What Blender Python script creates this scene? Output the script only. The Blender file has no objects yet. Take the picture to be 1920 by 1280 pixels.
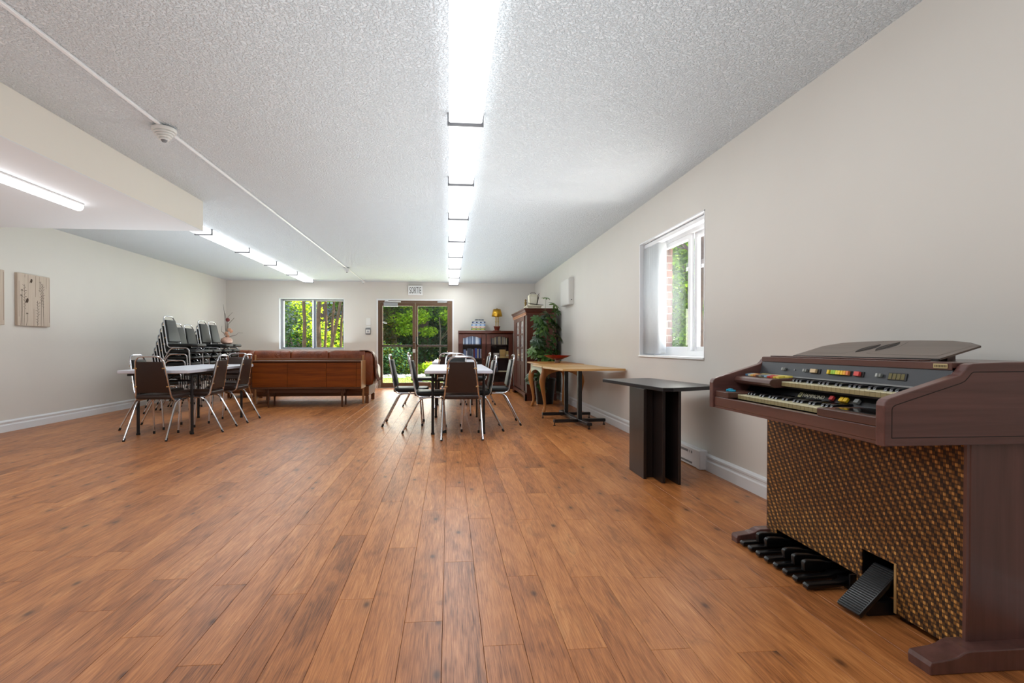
import bpy, bmesh, math, random
from mathutils import Vector, Matrix
random.seed(7)
S = bpy.context.scene
C = S.collection
PI = math.pi

# ---------------------------------------------------------------- camera, sky, sun, exposure
cd = bpy.data.cameras.new('camera')
cam = bpy.data.objects.new('camera', cd); C.objects.link(cam)
CAMH = 0.937
cd.sensor_width = 36.0; cd.sensor_fit = 'HORIZONTAL'
cd.lens = 965.1 / 1920 * 36
cd.shift_x = 34.0 / 1920; cd.shift_y = 17.3 / 1920
cd.clip_start = 0.05; cd.clip_end = 300
cam.location = (0, 0, CAMH)
yaw, pit, rol = 0.087, -0.008, 0.001
fw = Vector((math.sin(yaw) * math.cos(pit), math.cos(yaw) * math.cos(pit), math.sin(pit)))
rt = Vector((math.cos(yaw), -math.sin(yaw), 0)); up = rt.cross(fw)
r2 = rt * math.cos(rol) + up * math.sin(rol); u2 = up * math.cos(rol) - rt * math.sin(rol)
cam.rotation_euler = Matrix((r2, u2, -fw)).transposed().to_euler()
S.camera = cam

W = bpy.data.worlds.new('sky'); S.world = W; W.use_nodes = True
wn = W.node_tree; wn.nodes.clear()
sky = wn.nodes.new('ShaderNodeTexSky'); sky.sky_type = 'NISHITA'; sky.sun_disc = False
sky.sun_elevation = math.radians(58); sky.sun_rotation = math.radians(15)
bg = wn.nodes.new('ShaderNodeBackground'); bg.inputs[1].default_value = 0.85
wo = wn.nodes.new('ShaderNodeOutputWorld')
wn.links.new(sky.outputs[0], bg.inputs[0]); wn.links.new(bg.outputs[0], wo.inputs[0])

sl = bpy.data.lights.new('sun', 'SUN'); sl.energy = 20.0; sl.angle = math.radians(0.6); sl.color = (1, .95, .86)
sun = bpy.data.objects.new('sun', sl); C.objects.link(sun)
sun.rotation_euler = Vector((-0.46, -0.17, -0.86)).to_track_quat('-Z', 'Y').to_euler()
sun.location = (0, 30, 30)

FIXTURE_POWER = 1.3           # emission strength of the lamp diffusers
# the rows of lamps: light thrown down from the diffusers; plus unseen upward fill panels added to brighten the ceiling
def area(nm, px, py, pz, wx, ly, pw, up, col=(.92, .97, 1.0), rot=None):
    al = bpy.data.lights.new(nm, 'AREA'); al.shape = 'RECTANGLE'; al.size = wx; al.size_y = ly; al.energy = pw; al.color = col
    ao = bpy.data.objects.new(nm, al); C.objects.link(ao); ao.location = (px, py, pz); ao.rotation_euler = rot or (PI if up else 0, 0, 0)
area('lamps_centre_row', .10, 4.9, 2.294, .19, 13.0, 52, False)
area('lamps_left_row', -3.0, 8.4, 2.294, .18, 5.9, 24, False)
area('lamps_bulkhead', -2.96, 1.5, 2.015, .06, 5.6, 18, False)
area('upward_fill_centre', .10, 4.4, 1.0, 1.7, 14.0, 90, True, (.85, .95, 1.0))
area('upward_fill_left', -3.0, 8.4, 1.0, 1.7, 6.4, 36, True, (.85, .95, 1.0))
area('upward_fill_bulkhead', -3.0, 2.0, 1.0, 1.7, 6.0, 14, True, (.85, .95, 1.0))
# daylight coming in through the side window, the exit door and the back window
area('daylight_side_window', 2.36, 4.48, 1.42, 1.05, 1.25, 17, True, (1.0, .995, .98), (0, math.radians(100), 0))
area('daylight_exit_door', -.75, 12.0, 1.05, 1.55, 1.8, 34, True, (1.0, .99, .90), (math.radians(-84), 0, 0))
area('daylight_back_window', -3.0, 12.0, 1.45, 1.3, 1.0, 9, True, (1.0, .99, .94), (math.radians(-86), 0, 0))
vs = S.view_settings
vs.view_transform = 'Standard'; vs.look = 'None'; vs.exposure = 0.40; vs.gamma = 1.0
vs.use_curve_mapping = False

# ---------------------------------------------------------------- helpers
def lin(c):
    return tuple((x / 255 / 12.92) if x <= 10 else ((x / 255 + .055) / 1.055) ** 2.4 for x in c) + (1,)

class G:
    """collects shapes into one bmesh"""
    def __init__(s): s.b = bmesh.new()
    def box(s, x0, y0, z0, x1, y1, z1, bev=0, seg=1, rot=None, at=None):
        m = Matrix.Translation(((x0 + x1) / 2, (y0 + y1) / 2, (z0 + z1) / 2))
        if rot is not None: m = Matrix.Translation(at) @ rot @ Matrix.Translation(-Vector(at)) @ m
        m = m @ Matrix.Diagonal((abs(x1 - x0), abs(y1 - y0), abs(z1 - z0), 1))
        r = bmesh.ops.create_cube(s.b, size=1, matrix=m)
        if bev:
            es = list({e for v in r['verts'] for e in v.link_edges})
            bmesh.ops.bevel(s.b, geom=es, offset=bev, segments=seg, affect='EDGES', profile=.5)
        return s
    def prism(s, pts, axis, a, b, bev=0, seg=1):
        """polygon pts extruded along an axis from a to b; the two other axes in order"""
        def P(p, t):
            if axis == 'x': return (t, p[0], p[1])
            if axis == 'y': return (p[0], t, p[1])
            return (p[0], p[1], t)
        v0 = [s.b.verts.new(P(p, a)) for p in pts]; v1 = [s.b.verts.new(P(p, b)) for p in pts]
        n = len(pts); fs = [s.b.faces.new(v0[::-1]), s.b.faces.new(v1)]
        for i in range(n): fs.append(s.b.faces.new((v0[i], v0[(i + 1) % n], v1[(i + 1) % n], v1[i])))
        bmesh.ops.recalc_face_normals(s.b, faces=fs)
        if bev:
            es = list({e for f in fs[:2] for e in f.edges})
            bmesh.ops.bevel(s.b, geom=es, offset=bev, segments=seg, affect='EDGES', profile=.5)
        return s
    def tube(s, pts, r, n=8, caps=True, rs=None):
        pts = [Vector(p) for p in pts]; N = len(pts)
        t0 = (pts[1] - pts[0]).normalized()
        a = Vector((0, 0, 1)) if abs(t0.z) < .9 else Vector((1, 0, 0))
        u = t0.cross(a).normalized(); rings = []
        for i, p in enumerate(pts):
            t = ((pts[min(i + 1, N - 1)] - p).normalized() + (p - pts[max(i - 1, 0)]).normalized()).normalized()
            u = (u - t * u.dot(t)).normalized(); w = t.cross(u)
            rr = rs[i] if rs else r
            rings.append([s.b.verts.new(p + (u * math.cos(2 * PI * k / n) + w * math.sin(2 * PI * k / n)) * rr) for k in range(n)])
        for i in range(N - 1):
            for k in range(n):
                s.b.faces.new((rings[i][k], rings[i][(k + 1) % n], rings[i + 1][(k + 1) % n], rings[i + 1][k]))
        if caps: s.b.faces.new(rings[0][::-1]); s.b.faces.new(rings[-1])
        return s
    def lathe(s, prof, n=20, c=(0, 0, 0)):
        rings = []
        for r, z in prof:
            if r < 1e-5: rings.append([s.b.verts.new((c[0], c[1], c[2] + z))])
            else: rings.append([s.b.verts.new((c[0] + r * math.cos(2 * PI * k / n), c[1] + r * math.sin(2 * PI * k / n), c[2] + z)) for k in range(n)])
        for A, B in zip(rings, rings[1:]):
            for k in range(n):
                q = [A[k % len(A)], A[(k + 1) % len(A)], B[(k + 1) % len(B)], B[k % len(B)]]
                q = [v for i, v in enumerate(q) if v not in q[:i]]
                if len(q) > 2:
                    try: s.b.faces.new(q)
                    except ValueError: pass
        return s
    def poly(s, pts, faces):
        v = [s.b.verts.new(p) for p in pts]
        for f in faces: s.b.faces.new([v[i] for i in f])
        return s
    def grid(s, fn, nu, nv):
        v = [[s.b.verts.new(fn(i / nu, j / nv)) for j in range(nv + 1)] for i in range(nu + 1)]
        for i in range(nu):
            for j in range(nv): s.b.faces.new((v[i][j], v[i + 1][j], v[i + 1][j + 1], v[i][j + 1]))
        return s
    def xf(s, m):
        bmesh.ops.transform(s.b, matrix=m, verts=s.b.verts); return s
    def fix(s):
        bmesh.ops.recalc_face_normals(s.b, faces=s.b.faces); return s
    def mesh(s, name, mat, smooth=None):
        me = bpy.data.meshes.new(name); s.b.to_mesh(me); s.b.free()
        for m in (mat if isinstance(mat, (list, tuple)) else [mat]): me.materials.append(m)
        if smooth is not None:
            for p in me.polygons: p.use_smooth = True
            me.set_sharp_from_angle(angle=math.radians(smooth))
        return me
    def obj(s, name, mat, parent=None, smooth=None, loc=None):
        return link(name, s.mesh(name, mat, smooth), parent, loc)

def link(name, data, parent=None, loc=None):
    o = bpy.data.objects.new(name, data); C.objects.link(o)
    if parent: o.parent = parent
    if loc: o.location = loc
    return o
def tag(o, label=None, cat=None, group=None, kind=None):
    if label: o['label'] = label
    if cat: o['category'] = cat
    if group: o['group'] = group
    if kind: o['kind'] = kind
    return o
def thing(name, label, cat, loc=(0, 0, 0), rz=0, group=None):
    o = bpy.data.objects.new(name, None); C.objects.link(o)
    o.location = loc; o.rotation_euler = (0, 0, rz); o.empty_display_size = .1
    return tag(o, label, cat, group)
def struct(name, label=None):
    o = bpy.data.objects.new(name, None); C.objects.link(o); o['kind'] = 'structure'
    if label: o['label'] = label
    return o
def dup(root, loc, rz, label, group=None):
    r = root.copy(); C.objects.link(r); r.location = loc; r.rotation_euler = (0, 0, rz); r['label'] = label
    if group: r['group'] = group
    for ch in root.children:
        c = ch.copy(); C.objects.link(c); c.parent = r
        for g in ch.children:
            d = g.copy(); C.objects.link(d); d.parent = c
    return r
def fillet(pts, rad, n=5):
    """round the inner corners of a path; rad = one radius or one per inner corner"""
    pts = [Vector(p) for p in pts]; out = [pts[0]]
    for i in range(1, len(pts) - 1):
        r = rad[i - 1] if isinstance(rad, (list, tuple)) else rad
        a = (pts[i - 1] - pts[i]); b = (pts[i + 1] - pts[i])
        d = min(r, a.length * .49, b.length * .49)
        p0 = pts[i] + a.normalized() * d; p1 = pts[i] + b.normalized() * d
        for k in range(n + 1):
            t = k / n
            out.append(p0 * (1 - t) ** 2 + pts[i] * 2 * t * (1 - t) + p1 * t * t)
    out.append(pts[-1]); return out
def text_mesh(s, size, mat, depth=.001, sx=1.0, fit=None):
    cu = bpy.data.curves.new('lettering', 'FONT'); cu.body = s; cu.size = size; cu.extrude = depth
    cu.align_x = 'CENTER'; cu.align_y = 'CENTER'; cu.resolution_u = 3
    o = bpy.data.objects.new('lettering', cu); C.objects.link(o)
    bpy.context.view_layer.update()
    me = bpy.data.meshes.new_from_object(o.evaluated_get(bpy.context.evaluated_depsgraph_get()))
    bpy.data.objects.remove(o); bpy.data.curves.remove(cu)
    if fit:
        xs = [v.co.x for v in me.vertices]; ys = [v.co.y for v in me.vertices]
        me.transform(Matrix.Diagonal((fit[0] / (max(xs) - min(xs)), fit[1] / (max(ys) - min(ys)), 1, 1)) @ Matrix.Translation((-(max(xs) + min(xs)) / 2, -(max(ys) + min(ys)) / 2, 0)))
    me.transform(Matrix.Diagonal((sx, 1, 1, 1))); me.materials.clear(); me.materials.append(mat); me.name = 'lettering'
    return me

# ---------------------------------------------------------------- materials
class NT:
    def __init__(s, name):
        s.m = bpy.data.materials.new(name); s.m.use_nodes = True; s.t = s.m.node_tree
        s.p = s.t.nodes['Principled BSDF']; s.out = s.t.nodes['Material Output']
    def n(s, typ, ins=None, **kw):
        nd = s.t.nodes.new(typ)
        for k, v in kw.items(): setattr(nd, k, v)
        for k, v in (ins or {}).items():
            if isinstance(v, bpy.types.NodeSocket): s.t.links.new(v, nd.inputs[k])
            else: nd.inputs[k].default_value = v
        return nd
    def set(s, k, v):
        if isinstance(v, bpy.types.NodeSocket): s.t.links.new(v, s.p.inputs[k])
        else: s.p.inputs[k].default_value = v
    def ramp(s, fac, stops):
        r = s.n('ShaderNodeValToRGB', {0: fac}); el = r.color_ramp.elements
        while len(el) > 1: el.remove(el[-1])
        el[0].position, el[0].color = stops[0]
        for p, c in stops[1:]:
            e = el.new(p); e.color = c
        return r.outputs[0]
    def mix(s, f, a, b, mode='MIX'):
        m = s.n('ShaderNodeMix', data_type='RGBA', blend_type=mode)
        for k, v in ((0, f), (6, a), (7, b)):
            if isinstance(v, bpy.types.NodeSocket): s.t.links.new(v, m.inputs[k])
            else: m.inputs[k].default_value = v
        return m.outputs[2]
    def math(s, op, a, b=0.0, c=0.0):
        m = s.n('ShaderNodeMath', {0: a, 1: b, 2: c}, operation=op); return m.outputs[0]

def mat(name, rgb, rough=.5, metal=0, spec=.5, noise=0, nscale=8, bump=0, bscale=200, coat=0):
    t = NT(name); c = lin(rgb)
    t.set('Roughness', rough); t.set('Metallic', metal); t.set('Specular IOR Level', spec); t.set('Coat Weight', coat)
    if noise:
        tc = t.n('ShaderNodeTexCoord').outputs['Object']
        nz = t.n('ShaderNodeTexNoise', {'Vector': tc, 'Scale': nscale, 'Detail': 5})
        t.set('Base Color', t.ramp(nz.outputs[0], [(.3, tuple(x * (1 - noise) for x in c[:3]) + (1,)), (.7, tuple(min(1, x * (1 + noise)) for x in c[:3]) + (1,))]))
    else: t.set('Base Color', c)
    if bump:
        tc = t.n('ShaderNodeTexCoord').outputs['Object']
        nz = t.n('ShaderNodeTexNoise', {'Vector': tc, 'Scale': bscale, 'Detail': 3})
        t.set('Normal', t.n('ShaderNodeBump', {'Strength': bump, 'Distance': .002, 'Height': nz.outputs[0]}).outputs[0])
    return t.m
def wood(name, c1, c2, axis='z', rough=.35, scale=1.0, coat=.0, contrast=.5, spec=.5):
    """grain runs along the axis"""
    t = NT(name); tc = t.n('ShaderNodeTexCoord').outputs['Object']
    sc = {'x': (2, 40, 40), 'y': (40, 2, 40), 'z': (40, 40, 2)}[axis]
    mp = t.n('ShaderNodeMapping', {'Vector': tc, 'Scale': tuple(v * scale for v in sc)})
    rnd = t.n('ShaderNodeObjectInfo').outputs['Random']
    t.t.links.new(t.n('ShaderNodeCombineXYZ', {0: rnd, 1: rnd, 2: rnd}).outputs[0], mp.inputs['Location'])
    n1 = t.n('ShaderNodeTexNoise', {'Vector': mp.outputs[0], 'Scale': 1.0, 'Detail': 6, 'Roughness': .6, 'Distortion': .6})
    mp2 = t.n('ShaderNodeMapping', {'Vector': tc, 'Scale': tuple(v * scale * .12 for v in sc)})
    n2 = t.n('ShaderNodeTexNoise', {'Vector': mp2.outputs[0], 'Scale': 1.5, 'Detail': 3, 'Distortion': 1.2})
    f = t.math('ADD', t.math('MULTIPLY', n1.outputs[0], contrast), t.math('MULTIPLY', n2.outputs[0], 1 - contrast))
    t.set('Base Color', t.ramp(f, [(.32, lin(c1)), (.68, lin(c2))]))
    t.set('Roughness', rough); t.set('Specular IOR Level', spec); t.set('Coat Weight', coat); t.set('Coat Roughness', .15)
    t.set('Normal', t.n('ShaderNodeBump', {'Strength': .12, 'Distance': .001, 'Height': n1.outputs[0]}).outputs[0])
    return t.m
def emit(name, rgb, k, base=(240, 240, 240)):
    t = NT(name); t.set('Base Color', lin(base)); t.set('Emission Color', lin(rgb)); t.set('Emission Strength', k); return t.m
def glass(name, tint=(1, 1, 1, 1), refl=1.0, rough=0.0):
    t = NT(name); t.t.nodes.remove(t.p)
    a = t.n('ShaderNodeBsdfTransparent', {0: tint}); g = t.n('ShaderNodeBsdfGlossy', {'Roughness': rough})
    f = t.n('ShaderNodeFresnel', {0: 1.45})
    fm = t.math('MULTIPLY', t.math('MULTIPLY', f.outputs[0], refl * 1.6), t.math('SUBTRACT', 1, t.n('ShaderNodeNewGeometry').outputs['Backfacing']))
    mx = t.n('ShaderNodeMixShader', {0: fm, 1: a.outputs[0], 2: g.outputs[0]})
    t.t.links.new(mx.outputs[0], t.out.inputs[0]); return t.m

M_WALL = mat('wall_paint', (216, 212, 205), .85, noise=.015, nscale=2, bump=.05, bscale=400)
M_WHITE = mat('white_paint', (226, 228, 230), .4)
M_WHITE2 = mat('white_enamel', (232, 233, 235), .3)
M_PLASTIC = mat('white_plastic', (225, 225, 222), .45)
M_GREYPL = mat('grey_plastic', (120, 122, 125), .5)
M_CHROME = mat('chrome', (205, 205, 208), .16, metal=1)
M_STEEL = mat('brushed_steel', (170, 172, 176), .35, metal=1)
M_BRASSY = mat('brass_clip', (205, 170, 120), .3, metal=1)
M_BLACK = mat('black_paint', (16, 16, 18), .35)
M_BLACKPL = mat('black_plastic', (10, 10, 11), .3)
M_RUBBER = mat('black_rubber', (14, 14, 14), .8)
M_VBLACK = mat('black_vinyl', (20, 21, 20), .42, spec=.32, bump=.12, bscale=350)
M_VBROWN = mat('brown_vinyl', (46, 31, 26), .40, bump=.12, bscale=350)
M_BRONZE = mat('bronze_aluminium', (104, 80, 62), .4, metal=.55)
M_GLASS = glass('window_glass', (1, 1, 1, 1), 1.0)
M_GLASSD = glass('cabinet_glass', (.97, .98, 1, 1), .8)
M_LAMP = emit('lamp_diffuser', (250, 252, 255), FIXTURE_POWER)
M_STRIP = emit('strip_diffuser', (250, 252, 255), 5.0)
M_CEIL = None
# ---------------------------------------------------------------- room
XR, XL, YB, ZC, YF = 1.959, -4.824, 11.652, 2.375, -3.0
TH = .22

def ceiling_mat():
    t = NT('stippled_ceiling'); t.set('Base Color', lin((222, 228, 232))); t.set('Roughness', .9)
    tc = t.n('ShaderNodeTexCoord').outputs['Object']
    n1 = t.n('ShaderNodeTexNoise', {'Vector': tc, 'Scale': 75, 'Detail': 3, 'Roughness': .55, 'Distortion': .4})
    v = t.ramp(n1.outputs[0], [(.42, (0, 0, 0, 1)), (.62, (1, 1, 1, 1))])
    t.set('Normal', t.n('ShaderNodeBump', {'Strength': .85, 'Distance': .009, 'Height': v}).outputs[0])
    return t.m
M_CEIL = ceiling_mat()

def floor_mat():
    t = NT('oak_laminate')
    tc = t.n('ShaderNodeTexCoord').outputs['Object']
    r0 = t.n('ShaderNodeObjectInfo').outputs['Random']; r1 = t.n('ShaderNodeNewGeometry').outputs['Random Per Island']
    rnd = t.math('FRACT', t.math('ADD', t.math('MULTIPLY', r0, 7.31), t.math('MULTIPLY', r1, 3.77)))
    off = t.n('ShaderNodeCombineXYZ', {0: t.math('MULTIPLY', rnd, 37.0), 1: t.math('MULTIPLY', rnd, 91.0), 2: rnd}).outputs[0]
    v = t.n('ShaderNodeVectorMath', {0: tc, 1: off}, operation='ADD').outputs[0]
    def mp(sx, sy): return t.n('ShaderNodeMapping', {'Vector': v, 'Scale': (sx, sy, 0)}).outputs[0]
    big = t.n('ShaderNodeTexNoise', {'Vector': mp(9, 1.6), 'Scale': 1, 'Detail': 3, 'Distortion': 1.2}).outputs[0]
    fine = t.n('ShaderNodeTexNoise', {'Vector': mp(260, 7), 'Scale': 1, 'Detail': 4, 'Roughness': .65, 'Distortion': .5}).outputs[0]
    warp = t.n('ShaderNodeTexNoise', {'Vector': mp(9, 1.1), 'Scale': 1, 'Detail': 2}).outputs[0]
    # cathedral rings: contour lines of a stretched noise
    ring = t.math('SINE', t.math('MULTIPLY', t.math('ADD', warp, t.math('MULTIPLY', big, .35)), 60))
    ring = t.math('MULTIPLY_ADD', ring, .5, .5)
    # knots
    vo = t.n('ShaderNodeTexVoronoi', {'Vector': mp(7.5, 3.6), 'Scale': 1, 'Randomness': .9}, voronoi_dimensions='2D')
    sel = t.math('GREATER_THAN', t.n('ShaderNodeSeparateColor', {0: vo.outputs['Color']}).outputs[0], .78)
    kn = t.math('MULTIPLY', sel, t.math('SUBTRACT', 1, t.n('ShaderNodeMapRange', {0: vo.outputs['Distance'], 1: .02, 2: .36}).outputs[0]))
    core = t.math('MULTIPLY', sel, t.math('SUBTRACT', 1, t.n('ShaderNodeMapRange', {0: vo.outputs['Distance'], 1: .03, 2: .11}).outputs[0]))
    f = t.math('ADD', t.math('MULTIPLY', fine, .58), t.math('MULTIPLY', big, .36))
    f = t.math('ADD', f, t.math('MULTIPLY', ring, .05))
    f = t.math('ADD', f, t.math('MULTIPLY', t.math('SUBTRACT', rnd, .5), .10))
    col = t.ramp(f, [(.30, lin((96, 54, 26))), (.44, lin((156, 94, 49))), (.57, lin((187, 120, 67))), (.74, lin((212, 152, 96)))])
    sm = t.n('ShaderNodeTexNoise', {'Vector': mp(13, 3.2), 'Scale': 1, 'Detail': 4, 'Roughness': .6, 'Distortion': 1.6}).outputs[0]
    smf = t.n('ShaderNodeMapRange', {0: sm, 1: .56, 2: .74, 3: 0.0, 4: .55}).outputs[0]
    col = t.mix(smf, col, lin((112, 66, 34)))
    col = t.mix(t.math('MULTIPLY', kn, .45), col, lin((104, 61, 32)))
    col = t.mix(t.math('MULTIPLY', core, .85), col, lin((78, 45, 24)))
    t.set('Base Color', col)
    t.set('Roughness', t.n('ShaderNodeMapRange', {0: fine, 1: .3, 2: .7, 3: .42, 4: .30}).outputs[0])
    t.set('Specular IOR Level', .45)
    t.set('Normal', t.n('ShaderNodeBump', {'Strength': .25, 'Distance': .0006, 'Height': fine}).outputs[0])
    return t.m
M_FLOOR = floor_mat()
M_SUB = mat('dark_subfloor', (45, 28, 18), .9)

def wall(name, boxes):
    g = G()
    for b in boxes: g.box(*b)
    return tag(g.obj(name, M_WALL), kind='structure')
WX0, WX1, WZ0, WZ1 = -3.715, -2.31, .868, 2.0          # back window opening
DX0, DX1, DZ1 = -1.612, .108, 1.995                    # exit door opening
wall('wall_back', [(XL - TH, YB, 0, WX0, YB + TH, ZC), (WX0, YB, 0, WX1, YB + TH, WZ0), (WX0, YB, WZ1, WX1, YB + TH, ZC),
                   (WX1, YB, 0, DX0, YB + TH, ZC), (DX0, YB, DZ1, DX1, YB + TH, ZC), (DX1, YB, 0, XR + TH, YB + TH, ZC)])
RY0, RY1, RZ0, RZ1 = 3.806, 5.16, .838, 1.992          # side window opening
RT = .24
wall('wall_right', [(XR, YF, 0, XR + RT, RY0, ZC), (XR, RY0, 0, XR + RT, RY1, RZ0), (XR, RY0, RZ1, XR + RT, RY1, ZC), (XR, RY1, 0, XR + RT, YB, ZC)])
wall('wall_left', [(XL - TH, YF, 0, XL, YB, ZC)])
wall('wall_front', [(XL - TH, YF - TH, 0, XR + RT, YF, ZC)])
tag(G().box(XL - TH, YF - TH, ZC, XR + RT, YB + TH, ZC + .2).obj('ceiling', M_CEIL), kind='structure')
# dropped bulkhead over the left side
M_BULK = mat('bulkhead_paint', (232, 227, 219), .8)
M_BULKU = mat('bulkhead_underside', (222, 224, 226), .7)
bk = struct('trim_1')
G().box(-2.446, YF, 2.0855, -2.436, 5.36, ZC).box(XL, 5.35, 2.0855, -2.446, 5.36, ZC).obj('bulkhead_face', M_BULK, bk)
G().box(XL, YF, 2.08, -2.436, 5.36, 2.0855).obj('bulkhead_underside', M_BULKU, bk)

# floor: laminate planks on a dark base
tag(G().box(XL - .2, YF - .2, -.06, XR + .2, YB + .2, -.0105).obj('floor', M_SUB), kind='structure')
FL = bpy.data.objects['floor']
PW, PL = .1285, 1.2
PH = {0: 1.04, -1: .56, 1: .40, -3: .74, -2: .02, -4: .20, 2: .88, 3: .36, 4: .85, 5: .335, 6: .82, 7: .30, 8: .78, -8: .545, -6: .375,
      -10: .73, -9: .97, -7: .90, -5: .80, -11: 1.08, -12: .08, -15: .12, -14: 1.0}
def plank_bm(g, cx, cy, w, l):
    a, c = w / 2 - .0004, l / 2 - .0005; e = .0008
    x0, x1, y0, y1 = cx - a, cx + a, cy - c, cy + c
    P = [(x0, y0, -.0105), (x1, y0, -.0105), (x1, y1, -.0105), (x0, y1, -.0105),
         (x0, y0, -e), (x1, y0, -e), (x1, y1, -e), (x0, y1, -e),
         (x0 + e, y0 + e, 0), (x1 - e, y0 + e, 0), (x1 - e, y1 - e, 0), (x0 + e, y1 - e, 0)]
    F = [(0, 1, 5, 4), (1, 2, 6, 5), (2, 3, 7, 6), (3, 0, 4, 7), (4, 5, 9, 8), (5, 6, 10, 9), (6, 7, 11, 10), (7, 4, 8, 11), (8, 9, 10, 11)]
    return g.poly(P, F)
pme = plank_bm(G(), 0, 0, PW, PL).mesh('plank', M_FLOOR)
def proj(p):
    d = Vector(p) - cam.location; w = d.dot(fw)
    return (926 + 965.1 * d.dot(r2) / w, 657.3 - 965.1 * d.dot(u2) / w) if w > .05 else None
planks = []
rp = random.Random(3)
for k in range(-38, 17):
    x0 = -.0215 + k * .1287; cx = x0 + .06435
    if cx < XL - .07 or cx > XR + .07: continue
    ph = PH.get(k, rp.random() * 1.2); y = YF - 1.2 + ((ph - (YF - 1.2)) % 1.2)
    while y < YB:
        planks.append((cx, max(y, YF - .1), min(y + 1.2, YB + .05))); y += 1.2
def seen(p):
    best = 0
    for t in (.02, .25, .5, .75, .98):
        q = proj((p[0], p[1] + (p[2] - p[1]) * t, 0))
        if q and -40 < q[0] < 1960 and 0 < q[1] < 1330:
            yy = p[1] + (p[2] - p[1]) * t; best += 1 / max(yy, 1.2) ** 3
    return best
planks.sort(key=lambda p: -seen(p))
rest = G(); n = 0
for p in planks:
    if n < 298 and seen(p) > 0 and abs(p[2] - p[1] - 1.2) < .01:
        o = link('plank', pme, FL, (p[0], (p[1] + p[2]) / 2, 0)); n += 1
    else: plank_bm(rest, p[0], (p[1] + p[2]) / 2, PW, p[2] - p[1])
tag(rest.obj('far_planks', M_FLOOR, FL), kind='stuff')

# baseboards (moulded profile)
BP = [(0, 0), (.018, 0), (.018, .072), (.012, .082), (.012, .094), (.016, .1), (.016, .112), (.008, .124), (0, .128)]
def base(name, axis, a, b, at, sgn):
    g = G(); g.prism([(at + sgn * d, z) for d, z in BP], axis, a, b)
    g.fix(); return tag(g.obj(name, M_WHITE), kind='structure')
base('baseboard_left', 'y', YF, YB, XL, 1)
br = struct('baseboard_right')
g = G(); g.prism([(XR - d, z) for d, z in BP], 'y', YF, 3.745); g.prism([(XR - d, z) for d, z in BP], 'y', 5.02, YB); g.fix(); g.obj('moulding', M_WHITE, br)
bb = struct('baseboard_back')
g = G(); g.prism([(YB - d, z) for d, z in BP], 'x', XL + .018, DX0 - .03); g.prism([(YB - d, z) for d, z in BP], 'x', DX1 + .03, XR - .018); g.fix(); g.obj('moulding', M_WHITE, bb)

# ---------------------------------------------------------------- exit door
dr = struct('door_1', 'double glazed exit door in a bronze metal frame')
y0, y1 = YB + .02, YB + .12
xa, xm, xb, zt = -1.575, -.752, .075, 1.965
G().box(xa, y0, 0, xa + .045, y1, zt).box(xb - .045, y0, 0, xb, y1, zt).box(xa + .045, y0, zt - .045, xb - .045, y1, zt).obj('door_frame', M_BRONZE, dr)
G().box(xa - .01, YB - .01, -.002, xb + .01, YB + .14, .012, .003).obj('threshold', M_STEEL, dr)
for q, (l, r) in enumerate(((xa + .047, xm - .002), (xm + .002, xb - .047))):
    lf = G().box(l, y0 + .02, .015, l + .05, y0 + .065, zt - .048, .003).box(r - .062, y0 + .02, .015, r, y0 + .065, zt - .048, .003) \
        .box(l + .05, y0 + .02, .015, r - .062, y0 + .065, .125, .002).box(l + .05, y0 + .02, zt - .118, r - .062, y0 + .065, zt - .048, .002).obj('door_leaf', M_BRONZE, dr)
    G().box(l + .05, y0 + .04, .125, r - .062, y0 + .046, .93).obj('pane', M_GLASS, lf)
    G().box(l + .05, y0 + .04, .97, r - .062, y0 + .046, zt - .118).obj('pane', M_GLASS, lf)
    G().box(l + .045, y0 + .005, .93, r - .055, y0 + .06, .97, .006, 2).obj('push_bar', mat('dark_bronze', (70, 55, 46), .4, metal=.4), lf)
    if q == 0:
        G().box(r - .058, y0 + .012, .80, r + .0, y0 + .02, .88).obj('lock_plate', M_PLASTIC, lf)
        G().lathe([(.0, 0), (.012, 0), (.012, .012), (0, .014)], 12).xf(Matrix.Translation((r - .03, y0 + .02, 1.03)) @ Matrix.Rotation(PI / 2, 4, 'X')).obj('lock_cylinder', M_STEEL, lf, 40)
    else:
        G().box(l + .01, y0 - .012, .98, l + .04, y0 + .02, 1.16, .006, 2).obj('pull_handle', mat('dark_handle', (30, 26, 24), .4), lf)
c1 = G().box(-1.45, y0 - .03, 1.83, -1.14, y0 + .02, 1.92, .006, 2).obj('door_closer', M_STEEL, dr)
G().box(-1.43, y0 - .05, 1.925, -1.07, y0 - .03, 1.945, .003).box(-1.42, y0 - .05, 1.93, -1.35, y0 + .02, 1.965).obj('closer_arm', M_WHITE2, c1)
c2 = G().box(-.26, y0 - .02, 1.925, -.04, y0 + .02, 1.955, .004).obj('door_closer', M_STEEL, dr)
tag(G().box(xa - .035, YB - .003, 0, xa, YB + .12, zt + .035).box(xb, YB - .003, 0, xb + .035, YB + .12, zt + .035).box(xa, YB - .003, zt, xb, YB + .12, zt + .035).obj('trim_2', M_WHITE), kind='structure')

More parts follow.
